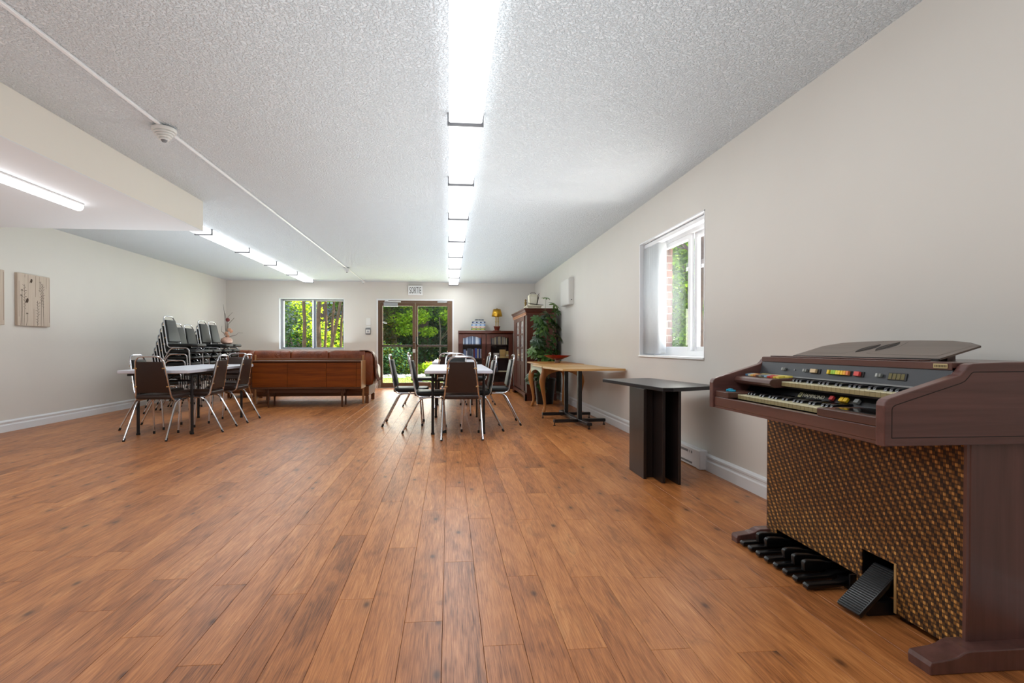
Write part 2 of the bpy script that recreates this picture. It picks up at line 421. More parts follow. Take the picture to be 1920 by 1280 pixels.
# ---------------------------------------------------------------- back window
w1 = struct('window_1', 'sliding window behind the brown sofa')
g = G()
a, b, z0, z1 = WX0, WX1, WZ0, WZ1; yi = YB + .11
g.box(a, YB - .002, z0, a + .012, YB + .2, z1).box(b - .012, YB - .002, z0, b, YB + .2, z1).box(a, YB - .002, z1 - .012, b, YB + .2, z1).box(a, YB - .012, z0, b, YB + .2, z0 + .014)
g.obj('window_reveal', M_WHITE, w1)
g = G(); g.box(a + .012, yi, z0 + .014, a + .055, yi + .06, z1 - .012).box(b - .045, yi, z0 + .014, b - .012, yi + .06, z1 - .012).box(a + .055, yi, z1 - .05, b - .045, yi + .06, z1 - .012).box(a + .055, yi, z0 + .014, b - .045, yi + .06, z0 + .05)
g.obj('window_frame', mat('grey_aluminium', (150, 152, 156), .4, metal=.5), w1)
mx = -3.0
s1 = G().box(mx - .03, yi - .012, z0 + .03, mx + .005, yi + .03, z1 - .03, .003).box(a + .055, yi + .0, z0 + .03, a + .085, yi + .03, z1 - .03).obj('sash', M_WHITE, w1)
G().box(a + .085, yi + .012, z0 + .05, mx - .03, yi + .018, z1 - .05).obj('pane', M_GLASS, s1)
s2 = G().box(mx + .005, yi + .02, z0 + .03, mx + .045, yi + .055, z1 - .03, .003).obj('sash', mat('blue_grey_metal', (110, 118, 132), .4, metal=.3), w1)
G().box(mx + .045, yi + .035, z0 + .05, b - .045, yi + .041, z1 - .05).obj('pane', M_GLASS, s2)

# ---------------------------------------------------------------- side window
w2 = struct('window_2', 'white sliding window in the right wall above the black table')
a, b, z0, z1 = RY0, RY1, RZ0, RZ1
g = G().box(XR - .003, a, z0, XR + RT, a + .01, z1).box(XR - .003, b - .01, z0, XR + RT, b, z1).box(XR - .003, a, z1 - .01, XR + RT, b, z1).box(XR - .014, a - .0, z0, XR + RT, b + .0, z0 + .016)
g.obj('window_reveal', M_WHITE2, w2)
xi = XR + .15
g = G().box(xi, a + .01, z0 + .016, xi + .08, a + .06, z1 - .01).box(xi, b - .06, z0 + .016, xi + .08, b - .01, z1 - .01).box(xi, a + .06, z1 - .06, xi + .08, b - .06, z1 - .01).box(xi, a + .06, z0 + .016, xi + .08, b - .06, z0 + .06)
g.obj('window_frame', M_WHITE2, w2)
ym = 4.36
s1 = G().box(xi + .005, ym, z0 + .05, xi + .04, ym + .05, z1 - .05, .003).box(xi + .005, b - .1, z0 + .05, xi + .04, b - .06, z1 - .05, .003).box(xi + .005, ym + .05, z1 - .1, xi + .04, b - .1, z1 - .055, .002).box(xi + .005, ym + .05, z0 + .055, xi + .04, b - .1, z0 + .1, .002).obj('sash', M_WHITE2, w2)
G().box(xi + .02, ym + .05, z0 + .1, xi + .026, b - .1, z1 - .1).obj('pane', M_GLASS, s1)
s2 = G().box(xi + .042, ym - .045, z0 + .05, xi + .075, ym + .005, z1 - .05, .003).box(xi + .042, a + .06, z0 + .055, xi + .075, ym - .045, z0 + .1).box(xi + .042, a + .06, z1 - .1, xi + .075, ym - .045, z1 - .055).box(xi + .042, a + .06, z0 + .1, xi + .075, a + .1, z1 - .1).obj('sash', M_WHITE2, w2)
G().box(xi + .055, a + .1, z0 + .1, xi + .061, ym - .045, z1 - .1).obj('pane', M_GLASS, s2)
# vertical blind pulled to the far jamb
vb = thing('vertical_blind', 'white vertical blind drawn to the far side of the side window', 'blind', (XR + .07, 5.0, z0 + .016))
G().box(-.03, -1.17, z1 - z0 - .065, .03, .14, z1 - z0 - .03, .004).obj('head_rail', M_WHITE2, vb)
M_SLAT = NT('blind_fabric'); t = M_SLAT; t.set('Base Color', lin((244, 244, 242))); t.set('Roughness', .7)
tr = t.n('ShaderNodeBsdfTranslucent', {0: lin((244, 246, 248))}); mx_ = t.n('ShaderNodeMixShader', {0: .65, 1: t.p.outputs[0], 2: tr.outputs[0]})
t.t.links.new(mx_.outputs[0], t.out.inputs[0]); M_SLAT = t.m
rb = random.Random(5)
for i in range(17):
    y = .125 - i * .0225; an = math.radians(rb.uniform(-22, 22)); ln = z1 - z0 - .075
    pts = []
    for k in range(5):
        u = (k - 2) / 2 * .042; pts.append((u, .005 * (1 - (k - 2) ** 2 / 4)))
    g = G(); P = []
    for zz in (.015, ln):
        for u, v in pts: P.append((u * math.cos(an) - v * math.sin(an), y + (u * math.sin(an)) * .25 + v, zz))
    g.poly(P, [(k, k + 1, k + 6, k + 5) for k in range(4)]); o = g.obj('slat', M_SLAT, vb, 60)
    md = o.modifiers.new('thickness', 'SOLIDIFY'); md.thickness = .0012
# ---------------------------------------------------------------- lights
M_CAP = mat('lamp_end_cap', (96, 98, 102), .5)
def light(label, x0, x1, ya, yb, group, zt=None):
    zt = zt or ZC
    t = thing('ceiling_light', label, 'ceiling light', ((x0 + x1) / 2, ya, zt), 0, group)
    w = (x1 - x0) / 2; L = yb - ya
    g = G(); g.prism([(-w + .012, 0), (-w, -.012), (-w, -.056), (-w + .008, -.062), (w - .008, -.062), (w, -.056), (w, -.012), (w - .012, 0)], 'y', .012, L - .012); g.fix()
    g.obj('diffuser', M_LAMP, t)
    for yy in (.0, L - .012):
        G().box(-w - .009, yy + .0005 if yy < .001 else yy + .0035, -.0755, w + .009, yy + .0085 if yy < .001 else yy + .0115, 0).obj('end_cap', M_CAP, t)
    return t
ordn = ['nearest to the viewer', 'second from the viewer', 'third from the viewer', 'fourth from the viewer', 'fourth from the far wall', 'third from the far wall', 'second from the far wall', 'nearest to the far wall']
for i in range(-3, 8):
    ya = 2.006 + 1.19 * i
    lb = 'lit ceiling light of the central row, ' + ordn[i] if i >= 0 else 'lit ceiling light of the central row, %s behind the viewer' % ['third', 'second', 'first'][i]
    light(lb, -.001, .204, ya, ya + 1.19, 'central row of ceiling lights')
ol = ['half hidden by the bulkhead end', 'second from the bulkhead', 'third from the bulkhead', 'second from the far wall', 'nearest to the far wall']
for i in range(5):
    ya = 5.43 + 1.19 * i
    light('lit ceiling light of the left row, ' + ol[i], -3.098, -2.908, ya, ya + 1.188, 'left row of ceiling lights')
for j, (ya, yb) in enumerate(((3.15, 4.42), (.9, 2.17), (-1.4, -.13))):
    t = thing('strip_light', 'round-nosed strip light under the bulkhead' if j == 0 else 'strip light under the bulkhead, %s behind the viewer' % ['', 'first', 'second'][j], 'ceiling light', (-2.96, ya, 2.08))
    L = yb - ya; prof = [(.035 * math.cos(a), -.028 + -.03 * math.sin(a)) for a in [PI * k / 10 for k in range(11)]]
    g = G(); g.prism(prof + [(-.035, -.012), (.035, -.012)][::1], 'y', 0, L, .004, 2); g.fix(); g.obj('diffuser', M_STRIP, t, 40)
    G().box(-.04, 0, -.014, .04, L, 0, .003).obj('housing', M_WHITE2, t)

# ---------------------------------------------------------------- ceiling fittings
cu = thing('ceiling_conduit', 'thin white cable conduit running along the ceiling', 'conduit', (-1.86, YF, ZC))
g = G(); g.box(-.011, .0, -.014, .011, YB - YF, 0, .003); g.obj('raceway', M_WHITE2, cu)
def detector(y, lab, s=1.0):
    t = thing('smoke_detector', lab, 'smoke detector', (-1.86, y, ZC - .0142), 0, 'detectors on the ceiling conduit')
    G().lathe([(0, 0), (.072 * s, 0), (.074 * s, -.012 * s), (.07 * s, -.022 * s), (0, -.022 * s)], 28).obj('base', M_PLASTIC, t, 40)
    g = G()
    for k, r in enumerate((.062, .052, .042, .03)):
        z = -.022 * s - k * .013 * s; g.lathe([(0, z), ((r - .006) * s, z), ((r - .006) * s, z - .005 * s), (r * s, z - .006 * s), ((r - .002) * s, z - .013 * s), (0, z - .013 * s)], 28)
    g.obj('sensor_rings', M_PLASTIC, t, 40)
    G().lathe([(0, -.074 * s), (.02 * s, -.074 * s), (.012 * s, -.086 * s), (0, -.088 * s)], 20).obj('sensor_tip', M_GREYPL, t, 40)
detector(3.56, 'large ribbed smoke detector on the conduit, nearest to the viewer', 1.0)
detector(9.62, 'small smoke detector on the conduit between the far lights', .9)
detector(11.45, 'smallest smoke detector, at the far end of the conduit', .6)

# ---------------------------------------------------------------- wall fittings
es = thing('exit_sign', 'white exit sign reading SORTIE above the door', 'sign', (-.749, YB, 2.19))
G().box(-.16, -.06, -.108, .16, 0, .108, .006, 2).obj('housing', M_WHITE2, es)
o = link('lettering', text_mesh('SORTIE', .165, mat('sign_lettering', (58, 60, 62), .6), .0008, 1, (.255, .142)), es, (0, -.0612, 0)); o.rotation_euler = (PI / 2, 0, 0)
th = thing('thermostat', 'small grey wall thermostat left of the exit door', 'thermostat', (-1.79, YB, 1.275))
G().box(-.055, -.03, -.07, .055, 0, .07, .006, 2).obj('body', M_GREYPL, th)
G().box(-.042, -.034, -.045, .042, -.03, .035, .002).obj('dial_plate', M_PLASTIC, th)
G().lathe([(0, 0), (.024, 0), (.022, .008), (0, .008)], 16).xf(Matrix.Translation((0, -.034, -.005)) @ Matrix.Rotation(PI / 2, 4, 'X')).obj('dial', M_STEEL, th, 40)
pl = thing('switch_plate', 'blank white cover plate above the wall thermostat', 'cover plate', (-1.785, YB, 1.49))
G().box(-.05, -.008, -.08, .05, 0, .08, .003, 2).obj('plate', M_PLASTIC, pl)
G().box(-.04, -.012, -.13, .04, 0, -.105, .003, 2).obj('lower_plate', M_PLASTIC, pl)
eb = thing('wall_cabinet', 'flat white metal box on the right wall above the plant', 'wall box', (XR, 8.265, 1.608))
M_BOX = mat('box_enamel', (214, 211, 206), .5)
G().box(-.080, -.30, 0, 0, .30, .415, .004).obj('body', M_BOX, eb)
G().box(-.086, -.29, .01, -.0805, .29, .405, .003).obj('door', M_BOX, eb)
G().lathe([(0, 0), (.008, 0), (.008, .006), (0, .006)], 10).xf(Matrix.Translation((-.04, -.3005, .07)) @ Matrix.Rotation(PI / 2, 4, 'X')).obj('lock', M_BLACK, eb)
ht = thing('baseboard_heater', 'white electric baseboard heater behind the black pedestal table', 'heater', (XR, 3.745, 0))
G().box(-.062, 0, .004, 0, 1.27, .146, .006, 2).obj('casing', M_WHITE2, ht)
G().box(-.0645, .13, .104, -.06, 1.24, .122).obj('upper_grille', M_GREYPL, ht)
G().box(-.0645, .13, .022, -.06, 1.24, .036).obj('lower_grille', M_GREYPL, ht)
G().box(-.068, -.003, .002, 0, .058, .15, .008, 2).obj('end_cap', M_WHITE2, ht)
for k in range(2): G().box(-.0655, .14 + k * .03, .102, -.0648, .16 + k * .03, .124).obj('vent_fin', M_WHITE2, ht)

# canvas prints on the left wall
def canvas_mat():
    t = NT('canvas_print'); tc = t.n('ShaderNodeTexCoord').outputs['Object']
    mp = t.n('ShaderNodeMapping', {'Vector': tc, 'Scale': (1, 60, 3)}).outputs[0]
    n1 = t.n('ShaderNodeTexNoise', {'Vector': mp, 'Scale': 1, 'Detail': 5}).outputs[0]
    t.set('Base Color', t.ramp(n1, [(.25, lin((188, 171, 155))), (.6, lin((197, 181, 165))), (.85, lin((203, 188, 173)))])); t.set('Roughness', .8)
    return t.m
M_CANVAS = canvas_mat(); M_INK = mat('print_ink', (62, 50, 42), .8); M_INK2 = mat('print_ink_soft', (122, 104, 90), .8); M_BIRD = mat('print_bird', (70, 52, 38), .8)
M_FRAYED = mat('canvas_edge', (120, 104, 92), .8)
def canvas(y0, lab, seed):
    t = thing('canvas_print', lab, 'picture', (XL, y0, 1.168))
    Wd, Hh = .47, .592
    G().box(0, 0, 0, .032, Wd, Hh, .003).obj('stretched_canvas', M_CANVAS, t)
    r = random.Random(seed); x = .0324
    def line(pts, w, g):
        for (a, b), (c, d) in zip(pts, pts[1:]):
            dx, dy = c - a, d - b; L = math.hypot(dx, dy) or 1; nx, ny = -dy / L * w / 2, dx / L * w / 2
            g.poly([(x, a + nx, b + ny), (x, a - nx, b - ny), (x, c - nx, d - ny), (x, c + nx, d + ny)], [(0, 1, 2, 3)])
    g = G()
    for yy, za, zb in ((.02, .1, .5), (.1, .55, Hh - .01), (.145, .28, Hh - .01), (.25, .34, Hh - .01), (.31, .4, Hh - .01), (.36, .3, .45), (.41, .45, Hh - .01), (.225, .0, .2), (.455, .05, Hh - .02)):
        line([(yy, za), (yy + .002, zb)], .0042, g)
    tag(g.obj('board_lines', M_INK2, t), kind='stuff')
    g = G()
    for sx, top in ((.095, .47), (.28, .3), (.33, .53), (.06, .4), (.13, .14), (.36, .5), (.05, .34)):
        b = sx + r.uniform(-.015, .015); line([(b, .005), (sx + .005, top * .5), (sx, top)], .0046, g)
        if top > .25 and sx not in (.06, .05):
            for k in range(16):
                z = top - .02 - k * .017; sg = 1 if k % 2 else -1; l = r.uniform(.012, .034)
                line([(sx + .003, z), (sx + .003 + sg * l, z + r.uniform(0, .018))], .0034, g)
        else:
            for k in range(7):
                a = -.4 + k * .65; line([(sx, top), (sx + .018 * math.cos(a), top + .014 * math.sin(a))], .003, g)
    tag(g.obj('stems', M_INK, t), kind='stuff')
    for bx, bz, s in ((.185, .515, 1), (.125, .285, 1.15)):
        P = [(-.025, -.03), (-.01, -.012), (.004, -.022), (.016, -.012), (.022, .004), (.022, .02), (.012, .028), (0, .024), (-.008, .008)]
        G().poly([(x + .0004, bx + u * s, bz + v * s) for u, v in P], [tuple(range(9))]).obj('bird', M_BIRD, t)
canvas(6.183, 'weathered board print with two birds and stems on the left wall', 1)
canvas(5.545, 'second weathered board print, cut off by the left picture edge', 2)
# ---------------------------------------------------------------- stacking chairs
def chair_meshes(vin, vback):
    m = {}
    r = .0095
    def side(sx):
        P = [(sx * .205, 0, .012), (sx * .192, .195, .384), (sx * .188, .435, .388), (sx * .192, .462, .012)]
        return fillet(P, [.06, .05], 4)
    for sx, k in ((-1, 'a'), (1, 'b')):
        p = side(sx)
        m['rear' + k] = G().tube(p[:6], r, 8).mesh('leg', M_CHROME, 40)
        m['rail' + k] = G().tube(p[5:8], r, 8).mesh('side_rail', M_CHROME, 40)
        m['front' + k] = G().tube(p[7:], r, 8).mesh('leg', M_CHROME, 40)
        m['capr' + k] = G().tube([(sx * .205, -.002, 0), (sx * .204, .012, .03)], .0118, 8).mesh('foot_cap', M_RUBBER, 40)
        m['capf' + k] = G().tube([(sx * .192, .462, 0), (sx * .192, .4615, .03)], .0118, 8).mesh('foot_cap', M_RUBBER, 40)
    bp = fillet([(-.172, .30, .392), (-.178, .150, .392), (-.132, .066, .835), (.132, .066, .835), (.178, .150, .392), (.172, .30, .392)], [.05, .075, .075, .05], 6)
    m['back'] = G().tube(bp, r, 8).mesh('back_frame', M_CHROME, 40)
    # seat pad
    g = G(); pts = []
    def rr(x0, x1, y0, y1, rad):
        out = []
        for cx, cy, a0 in ((x1 - rad, y1 - rad, 0), (x0 + rad, y1 - rad, 90), (x0 + rad * .5, y0 + rad * .5, 180), (x1 - rad * .5, y0 + rad * .5, 270)):
            q = rad if a0 < 180 else rad * .5
            out += [(cx + q * math.cos(math.radians(a0 + t)), cy + q * math.sin(math.radians(a0 + t))) for t in (0, 22, 45, 68, 90)]
        return out
    g.prism(rr(-.182, .182, .125, .525, .07), 'z', .399, .447, .016, 3); g.fix()
    m['seat'] = g.mesh('seat', vin, 50)
    # back pad: trapezoid between the tubes, leaning back
    def pad(w0, w1, t0, t1, z0, z1, bev):
        g = G(); g.prism([(-w0, z0), (w0, z0), (w1, z1), (-w1, z1)], 'y', t0, t1, bev, 3)
        for v in g.b.verts: v.co.y += .150 - (v.co.z - .392) * (.084 / .443)
        return g.fix()
    m['pad'] = pad(.160, .122, -.002, .028, .470, .780, .012).mesh('backrest', vin, 50)
    m['shell'] = pad(.161, .123, -.010, -.003, .468, .782, .003).mesh('back_panel', vback, 40)
    g = G(); cl = []
    for sx in (-1, 1):
        for z in (.53, .715):
            y = .150 - (z - .392) * (.084 / .443); x = sx * (.166 - (z - .47) * .115)
            cl.append(G().box(x - .017, y - .016, z - .007, x + .014, y - .009, z + .007, .003).mesh('clip', M_BRASSY))
    m['clips'] = cl
    return m
CH = {'black': chair_meshes(M_VBLACK, M_VBROWN), 'brown': chair_meshes(M_VBROWN, M_VBROWN)}
first = {}
def chair(kind, x, y, deg, label, group, z=0):
    if kind not in first:
        t = thing('stacking_chair', label, 'chair', (x, y, z), math.radians(deg), group); first[kind] = t; m = CH[kind]
        link('seat', m['seat'], t); bf = link('back_frame', m['back'], t)
        b = link('backrest', m['pad'], t); link('back_panel', m['shell'], b)
        for c in m['clips']: link('clip', c, b)
        for k in 'ab':
            l = link('leg', m['rear' + k], t); link('foot_cap', m['capr' + k], l)
            l = link('leg', m['front' + k], t); link('foot_cap', m['capf' + k], l)
            link('side_rail', m['rail' + k], t)
        return t
    return dup(first[kind], (x, y, z), math.radians(deg), label, group)
# heading: 0 faces the far wall, -90 faces right, 90 faces left, 180 faces the viewer
g1 = 'chairs round the centre table'
chair('brown', .13, 5.12, 0, 'brown vinyl chair at the near end of the centre table, back to the viewer', g1)
chair('black', -.50, 5.80, -90, 'chrome chair on the left side of the centre table, nearer one', g1)
chair('black', -.775, 6.29, -90, 'chrome chair pulled out on the left of the centre table, farther one', g1)
chair('black', .60, 5.85, 90, 'chrome chair on the right side of the centre table, nearer one', g1)
chair('black', .85, 6.25, 90, 'chrome chair pulled out on the right of the centre table, farther one', g1)
chair('black', .10, 7.42, 180, 'chrome chair at the far end of the centre table, facing the viewer', g1)
g2 = 'chairs round the second table by the door'
chair('black', -.005, 7.79, 0, 'chrome chair at the near end of the table by the door', g2)
chair('black', -.715, 8.29, -90, 'chrome chair on the left of the table by the door', g2)
chair('black', .74, 8.42, 90, 'chrome chair on the right of the table by the door', g2)
g3 = 'chairs round the left table'
chair('brown', -2.98, 5.335, -3, 'brown vinyl chair at the near end of the left table, back to the viewer', g3)
chair('black', -3.65, 6.26, -90, 'chair on the left wall side of the left table, black front showing', g3)
chair('brown', -2.465, 6.05, 92, 'brown-backed chair on the right side of the left table, nearer one', g3)
chair('brown', -2.447, 6.72, 90, 'brown-backed chair on the right side of the left table, farther one', g3)
chair('brown', -3.05, 7.84, 180, 'brown chair at the far end of the left table, facing the viewer', g3)
# five stacks by the left wall, all facing right
lev = ['bottom', 'second', 'third', 'fourth', 'fifth', 'sixth', 'top']
for s, (sx, sy, n) in enumerate(((-4.20, 7.50, 7), (-4.275, 7.93, 6), (-4.325, 8.36, 6), (-4.34, 8.79, 7), (-4.37, 9.22, 7))):
    nm = ['stack nearest to the viewer', 'second stack from the viewer', 'middle stack', 'fourth stack from the viewer', 'stack nearest to the far wall'][s]
    for k in range(n):
        lv = 'top' if k == n - 1 else lev[k]
        chair('black', sx + .026 * k, sy + .2, -90, 'black vinyl stacking chair, %s of the %s' % (lv, nm), 'stacked chairs along the left wall', z=.088 * k)
# vase with dried branches on the last stack
vz = .088 * 6 + .4475
vt = thing('vase', 'mottled pink vase with dried branches on the farthest chair stack', 'vase', (-3.885, 9.40, vz))
G().lathe([(0, 0), (.05, 0), (.085, .02), (.095, .055), (.085, .095), (.05, .115), (.045, .12), (.038, .115), (.05, .1), (0, .09)], 20).obj('pot', mat('pink_ceramic', (178, 140, 122), .45, noise=.25, nscale=18), vt, 50)
M_TWIG = mat('dark_twig', (72, 58, 50), .8); M_PETAL = mat('dried_petal', (190, 140, 112), .8, noise=.2); M_POD = mat('dried_pod', (104, 42, 38), .8)
for q in ([(0, 0, .1), (-.02, 0, .3), (-.035, .01, .5), (-.06, .01, .70)], [(0, 0, .1), (.01, .01, .3), (.02, .01, .48), (.10, .01, .56)], [(.01, 0, .1), (.03, 0, .35), (.13, 0, .46)],
          [(0, 0, .1), (.08, 0, .14), (.16, 0, .16), (.2, 0, .20), (.28, 0, .195)], [(0, 0, .1), (-.05, 0, .2), (-.085, 0, .22), (-.08, 0, .32)], [(-.01, .01, .1), (-.01, .01, .4), (-.025, 0, .54)]):
    G().tube(q, .004, 5, rs=[.0055, .0045, .0035, .002, .002][:len(q)]).obj('twig', M_TWIG, vt, 60)
G().lathe([(0, 0), (.03, .015), (.036, .04), (.02, .065), (0, .07)], 10, (.02, 0, .39)).obj('seed_pod', M_POD, vt, 60)
rv = random.Random(2)
for fx, fz in ((.0, .19), (.05, .25), (.08, .225), (.02, .14)):
    g = G()
    for k in range(6):
        a = k * PI / 3; d = Vector((math.cos(a), .3 * math.sin(2 * a), math.sin(a))) * .036; n = Vector((-math.sin(a), 0, math.cos(a))) * .016
        c = Vector((fx, -.01 * rv.random(), fz)); g.poly([c, c + d * .6 + n, c + d, c + d * .6 - n], [(0, 1, 2, 3)])
    o = g.obj('flower', M_PETAL, vt); o.modifiers.new('t', 'SOLIDIFY').thickness = .003

# ---------------------------------------------------------------- folding tables
M_TOP = mat('white_laminate', (214, 216, 226), .32, noise=.02, nscale=40)
def fold_table(x, y, w, l, label, group, z=.693):
    t = thing('folding_table', label, 'table', (x, y, 0), 0, group)
    G().box(-w / 2, 0, z - .034, w / 2, l, z, .006, 2).obj('tabletop', M_TOP, t)
    G().box(-w / 2 + .05, .08, z - .062, -w / 2 + .075, l - .08, z - .0345).box(w / 2 - .075, .08, z - .062, w / 2 - .05, l - .08, z - .0345).obj('apron_rail', M_BLACK, t)
    for yy in (.235, l - .235):
        for sx in (-1, 1):
            lg = G().tube([(sx * .272, yy, .004), (sx * .272, yy, z - .036)], .0155, 10).obj('leg', M_BLACK, t, 40)
            G().lathe([(0, 0), (.019, 0), (.019, .018), (0, .018)], 10, (sx * .272, yy, 0)).obj('foot_cap', M_RUBBER, lg, 40)
        G().tube([(-.272, yy, z - .12), (.272, yy, z - .12)], .011, 8).obj('cross_bar', M_BLACK, t, 40)
        s = 1 if yy < l / 2 else -1
        G().tube([(0, yy, z - .12), (0, yy + s * .36, z - .045)], .009, 8).obj('brace', M_BLACK, t, 40)
    return t
fold_table(.10, 5.28, .70, 1.78, 'white folding table with black legs in the middle of the room', 'white folding tables')
fold_table(.09, 8.02, .70, 1.78, 'white folding table behind the centre one, in front of the exit door', 'white folding tables')
fold_table(-3.0, 5.505, .68, 1.78, 'white folding table with black legs on the left side', 'white folding tables')

# ---------------------------------------------------------------- sideboard
M_TEAK = wood('teak', (84, 36, 4), (140, 68, 10), 'x', .5, 1.2, spec=.22)
M_TEAKD = wood('dark_teak', (66, 34, 14), (94, 52, 24), 'x', .4, 1.2)
M_TEAKL = wood('pale_lit_teak', (150, 100, 58), (186, 134, 86), 'z', .35)
sb = thing('sideboard', 'long low teak sideboard with three plain doors behind the sofa', 'sideboard', (-3.0, 8.09, 0))
Wd, D, z0, z1 = 1.650, .40, .285, .717
G().box(0, .0, z1 - .022, Wd - .0045, D, z1, .002).box(0, .0, z0, Wd - .0045, D, z0 + .022, .002).box(.02, D - .012, z0 + .022, Wd - .02, D - .004, z1 - .022).obj('carcass', M_TEAKD, sb)
G().box(0, .004, z0 + .022, .02, D - .002, z1 - .022).obj('side_panel', M_TEAKD, sb)
G().box(Wd - .004, -.001, z0, Wd + .004, D - .0, z1 + .001).obj('side_panel', M_TEAKL, sb)  # light falling on this end is put into its paler wood
for a, b in ((.022, .538), (.542, 1.118), (1.122, 1.574)): G().box(a, .010, z0 + .026, b, .028, z1 - .030, .0015).obj('door', M_TEAK, sb)
G().box(1.577, .010, z0 + .026, Wd - .006, .028, z1 - .030, .0015).obj('end_stile', M_TEAK, sb)
for x, y in ((.245, .06), (1.35, .06), (.245, .34), (1.35, .34)):
    G().lathe([(0, 0), (.011, 0), (.02, z0), (0, z0)], 12, (x, y, 0)).obj('leg', M_TEAKD, sb, 40)
G().box(.20, .05, z0 - .06, 1.40, .075, z0 - .001).box(.20, .32, z0 - .06, 1.40, .345, z0 - .001).obj('leg_rail', M_TEAKD, sb)

# ---------------------------------------------------------------- sofa, armchair, throw
def leather(name, c1, c2):
    t = NT(name); tc = t.n('ShaderNodeTexCoord').outputs['Object']
    n = t.n('ShaderNodeTexNoise', {'Vector': tc, 'Scale': 5, 'Detail': 5}).outputs[0]
    t.set('Base Color', t.ramp(n, [(.3, lin(c1)), (.7, lin(c2))])); t.set('Roughness', .38)
    mp = t.n('ShaderNodeMapping', {'Vector': tc, 'Scale': (14, 9, 9), 'Rotation': (0, .5, 0)}).outputs[0]
    w = t.n('ShaderNodeTexNoise', {'Vector': mp, 'Scale': 1, 'Detail': 4, 'Distortion': 1.5}).outputs[0]
    t.set('Normal', t.n('ShaderNodeBump', {'Strength': .5, 'Distance': .02, 'Height': w}).outputs[0]); return t.m
M_LEATHER = leather('brown_leather', (96, 40, 14), (136, 68, 30))
def cushion(name, x0, x1, y0, y1, z0, z1, m, parent, e=.35, wr=.006, seed=1, ex=None):
    ex = ex or e
    r = random.Random(seed); ph = [r.uniform(0, 6) for _ in range(6)]
    def se(v, k): return math.copysign(abs(v) ** k, v)
    def fn(u, v):
        a, b = u * 2 * PI, (v - .5) * PI
        x = se(math.cos(b), ex) * se(math.cos(a), ex); y = se(math.cos(b), e) * se(math.sin(a), e); z = se(math.sin(b), e)
        k = 1 + wr * math.sin(x * 21 + y * 5 + ph[0]) + wr * math.sin(x * 9 - z * 13 + ph[1])
        return ((x0 + x1) / 2 + x * (x1 - x0) / 2, (y0 + y1) / 2 + y * (y1 - y0) / 2 * k, (z0 + z1) / 2 + z * (z1 - z0) / 2 * k)
    g = G().grid(fn, 48, 16); bmesh.ops.remove_doubles(g.b, verts=g.b.verts, dist=1e-5); g.fix()
    return g.obj(name, m, parent, 60)
sf = thing('sofa', 'brown leather sofa with wooden back rail, facing the window', 'sofa', (-2.25, 8.56, 0))
M_SOFAW = wood('sofa_frame_wood', (92, 52, 24), (140, 84, 44), 'x', .4)
G().box(-.86, .0, .69, .86, .035, .745, .006, 2).box(-.86, .0, .20, .86, .03, .30, .004).obj('back_rail', M_SOFAW, sf)
for x in (-.86, .835):
    G().box(x, -.005, .0, x + .03, .045, .80, .008, 2).obj('back_post', M_TEAKL, sf)
for i in range(3): cushion('back_cushion', -.90 + i * .595, -.90 + (i + 1) * .60, .012, .28, .40, .872, M_LEATHER, sf, .30, .012, i, .12)
cushion('end_cushion', .83, 1.02, .02, .30, .30, .86, M_LEATHER, sf, .42, .012, 31)
cushion('end_cushion', -1.02, -.83, .02, .30, .30, .84, M_LEATHER, sf, .42, .012, 32)
for i in range(3): cushion('seat_cushion', -.84 + i * .56, -.84 + (i + 1) * .56, .2, .86, .26, .46, M_LEATHER, sf, .35, .008, 5 + i)
for s in (-1, 1): cushion('armrest', s * .93 - .11, s * .93 + .11, .04, .86, .30, .64, M_LEATHER, sf, .5, .01, 9)
G().box(-.93, .1, .12, .93, .82, .29, .01).obj('base_frame', M_SOFAW, sf)
for x, y in ((-.9, .12), (.9, .12), (-.9, .76), (.9, .76)): G().box(x - .03, y - .03, 0, x + .03, y + .03, .121, .004).obj('leg', M_SOFAW, sf)
# throw hanging over the right end of the sofa
tw = thing('fringed_throw', 'brown throw with a pale fringe draped over the right sofa end', 'throw', (-1.36, 8.58, 0))
M_THROW = leather('throw_cloth', (86, 46, 30), (112, 64, 42))
prof = fillet([(-.20, .876), (.02, .874), (.105, .74), (.135, .52), (.165, .36)], .12, 6)
prof = [(p[0], p[1]) for p in [Vector((q[0], q[1], 0)) for q in [(v.x, v.y) for v in [Vector((a[0], a[1], 0)) for a in [(-.10, .872), (.0, .870), (.07, .855), (.115, .81), (.142, .74), (.152, .62), (.158, .50), (.175, .42), (.205, .36)]]]]]
def thr(u, v):
    i = u * (len(prof) - 1); k = min(int(i), len(prof) - 2); f = i - k
    x = prof[k][0] * (1 - f) + prof[k + 1][0] * f; z = prof[k][1] * (1 - f) + prof[k + 1][1] * f
    return (x + .012 * math.sin(v * 21 + u * 4) * u, .012 + v * .28, z + .004 + .010 * math.sin(v * 9 + 1) * u)
o = G().grid(thr, 26, 20).obj('cloth', M_THROW, tw, 60); o.modifiers.new('t', 'SOLIDIFY').thickness = .008
g = G(); rf = random.Random(8)
for k in range(30):
    y = .012 + .28 * k / 29; p = Vector(thr(1, k / 29)); d = rf.uniform(-.01, .03)
    g.tube([p, p + Vector((d * .5, 0, -.05)), p + Vector((d - .02, rf.uniform(-.01, .01), -.115))], .0025, 4)
tag(g.obj('fringe', mat('fringe_yarn', (176, 158, 138), .9), tw), kind='stuff')
ac = thing('armchair', 'brown leather armchair with rounded back, left of the sofa', 'armchair', (-3.72, 9.62, 0), math.radians(-8))
cushion('back_cushion', -.24, .24, 0, .26, .36, .87, M_LEATHER, ac, .55, .01, 21)
cushion('seat_cushion', -.26, .26, .2, .74, .26, .45, M_LEATHER, ac, .35, .008, 22)
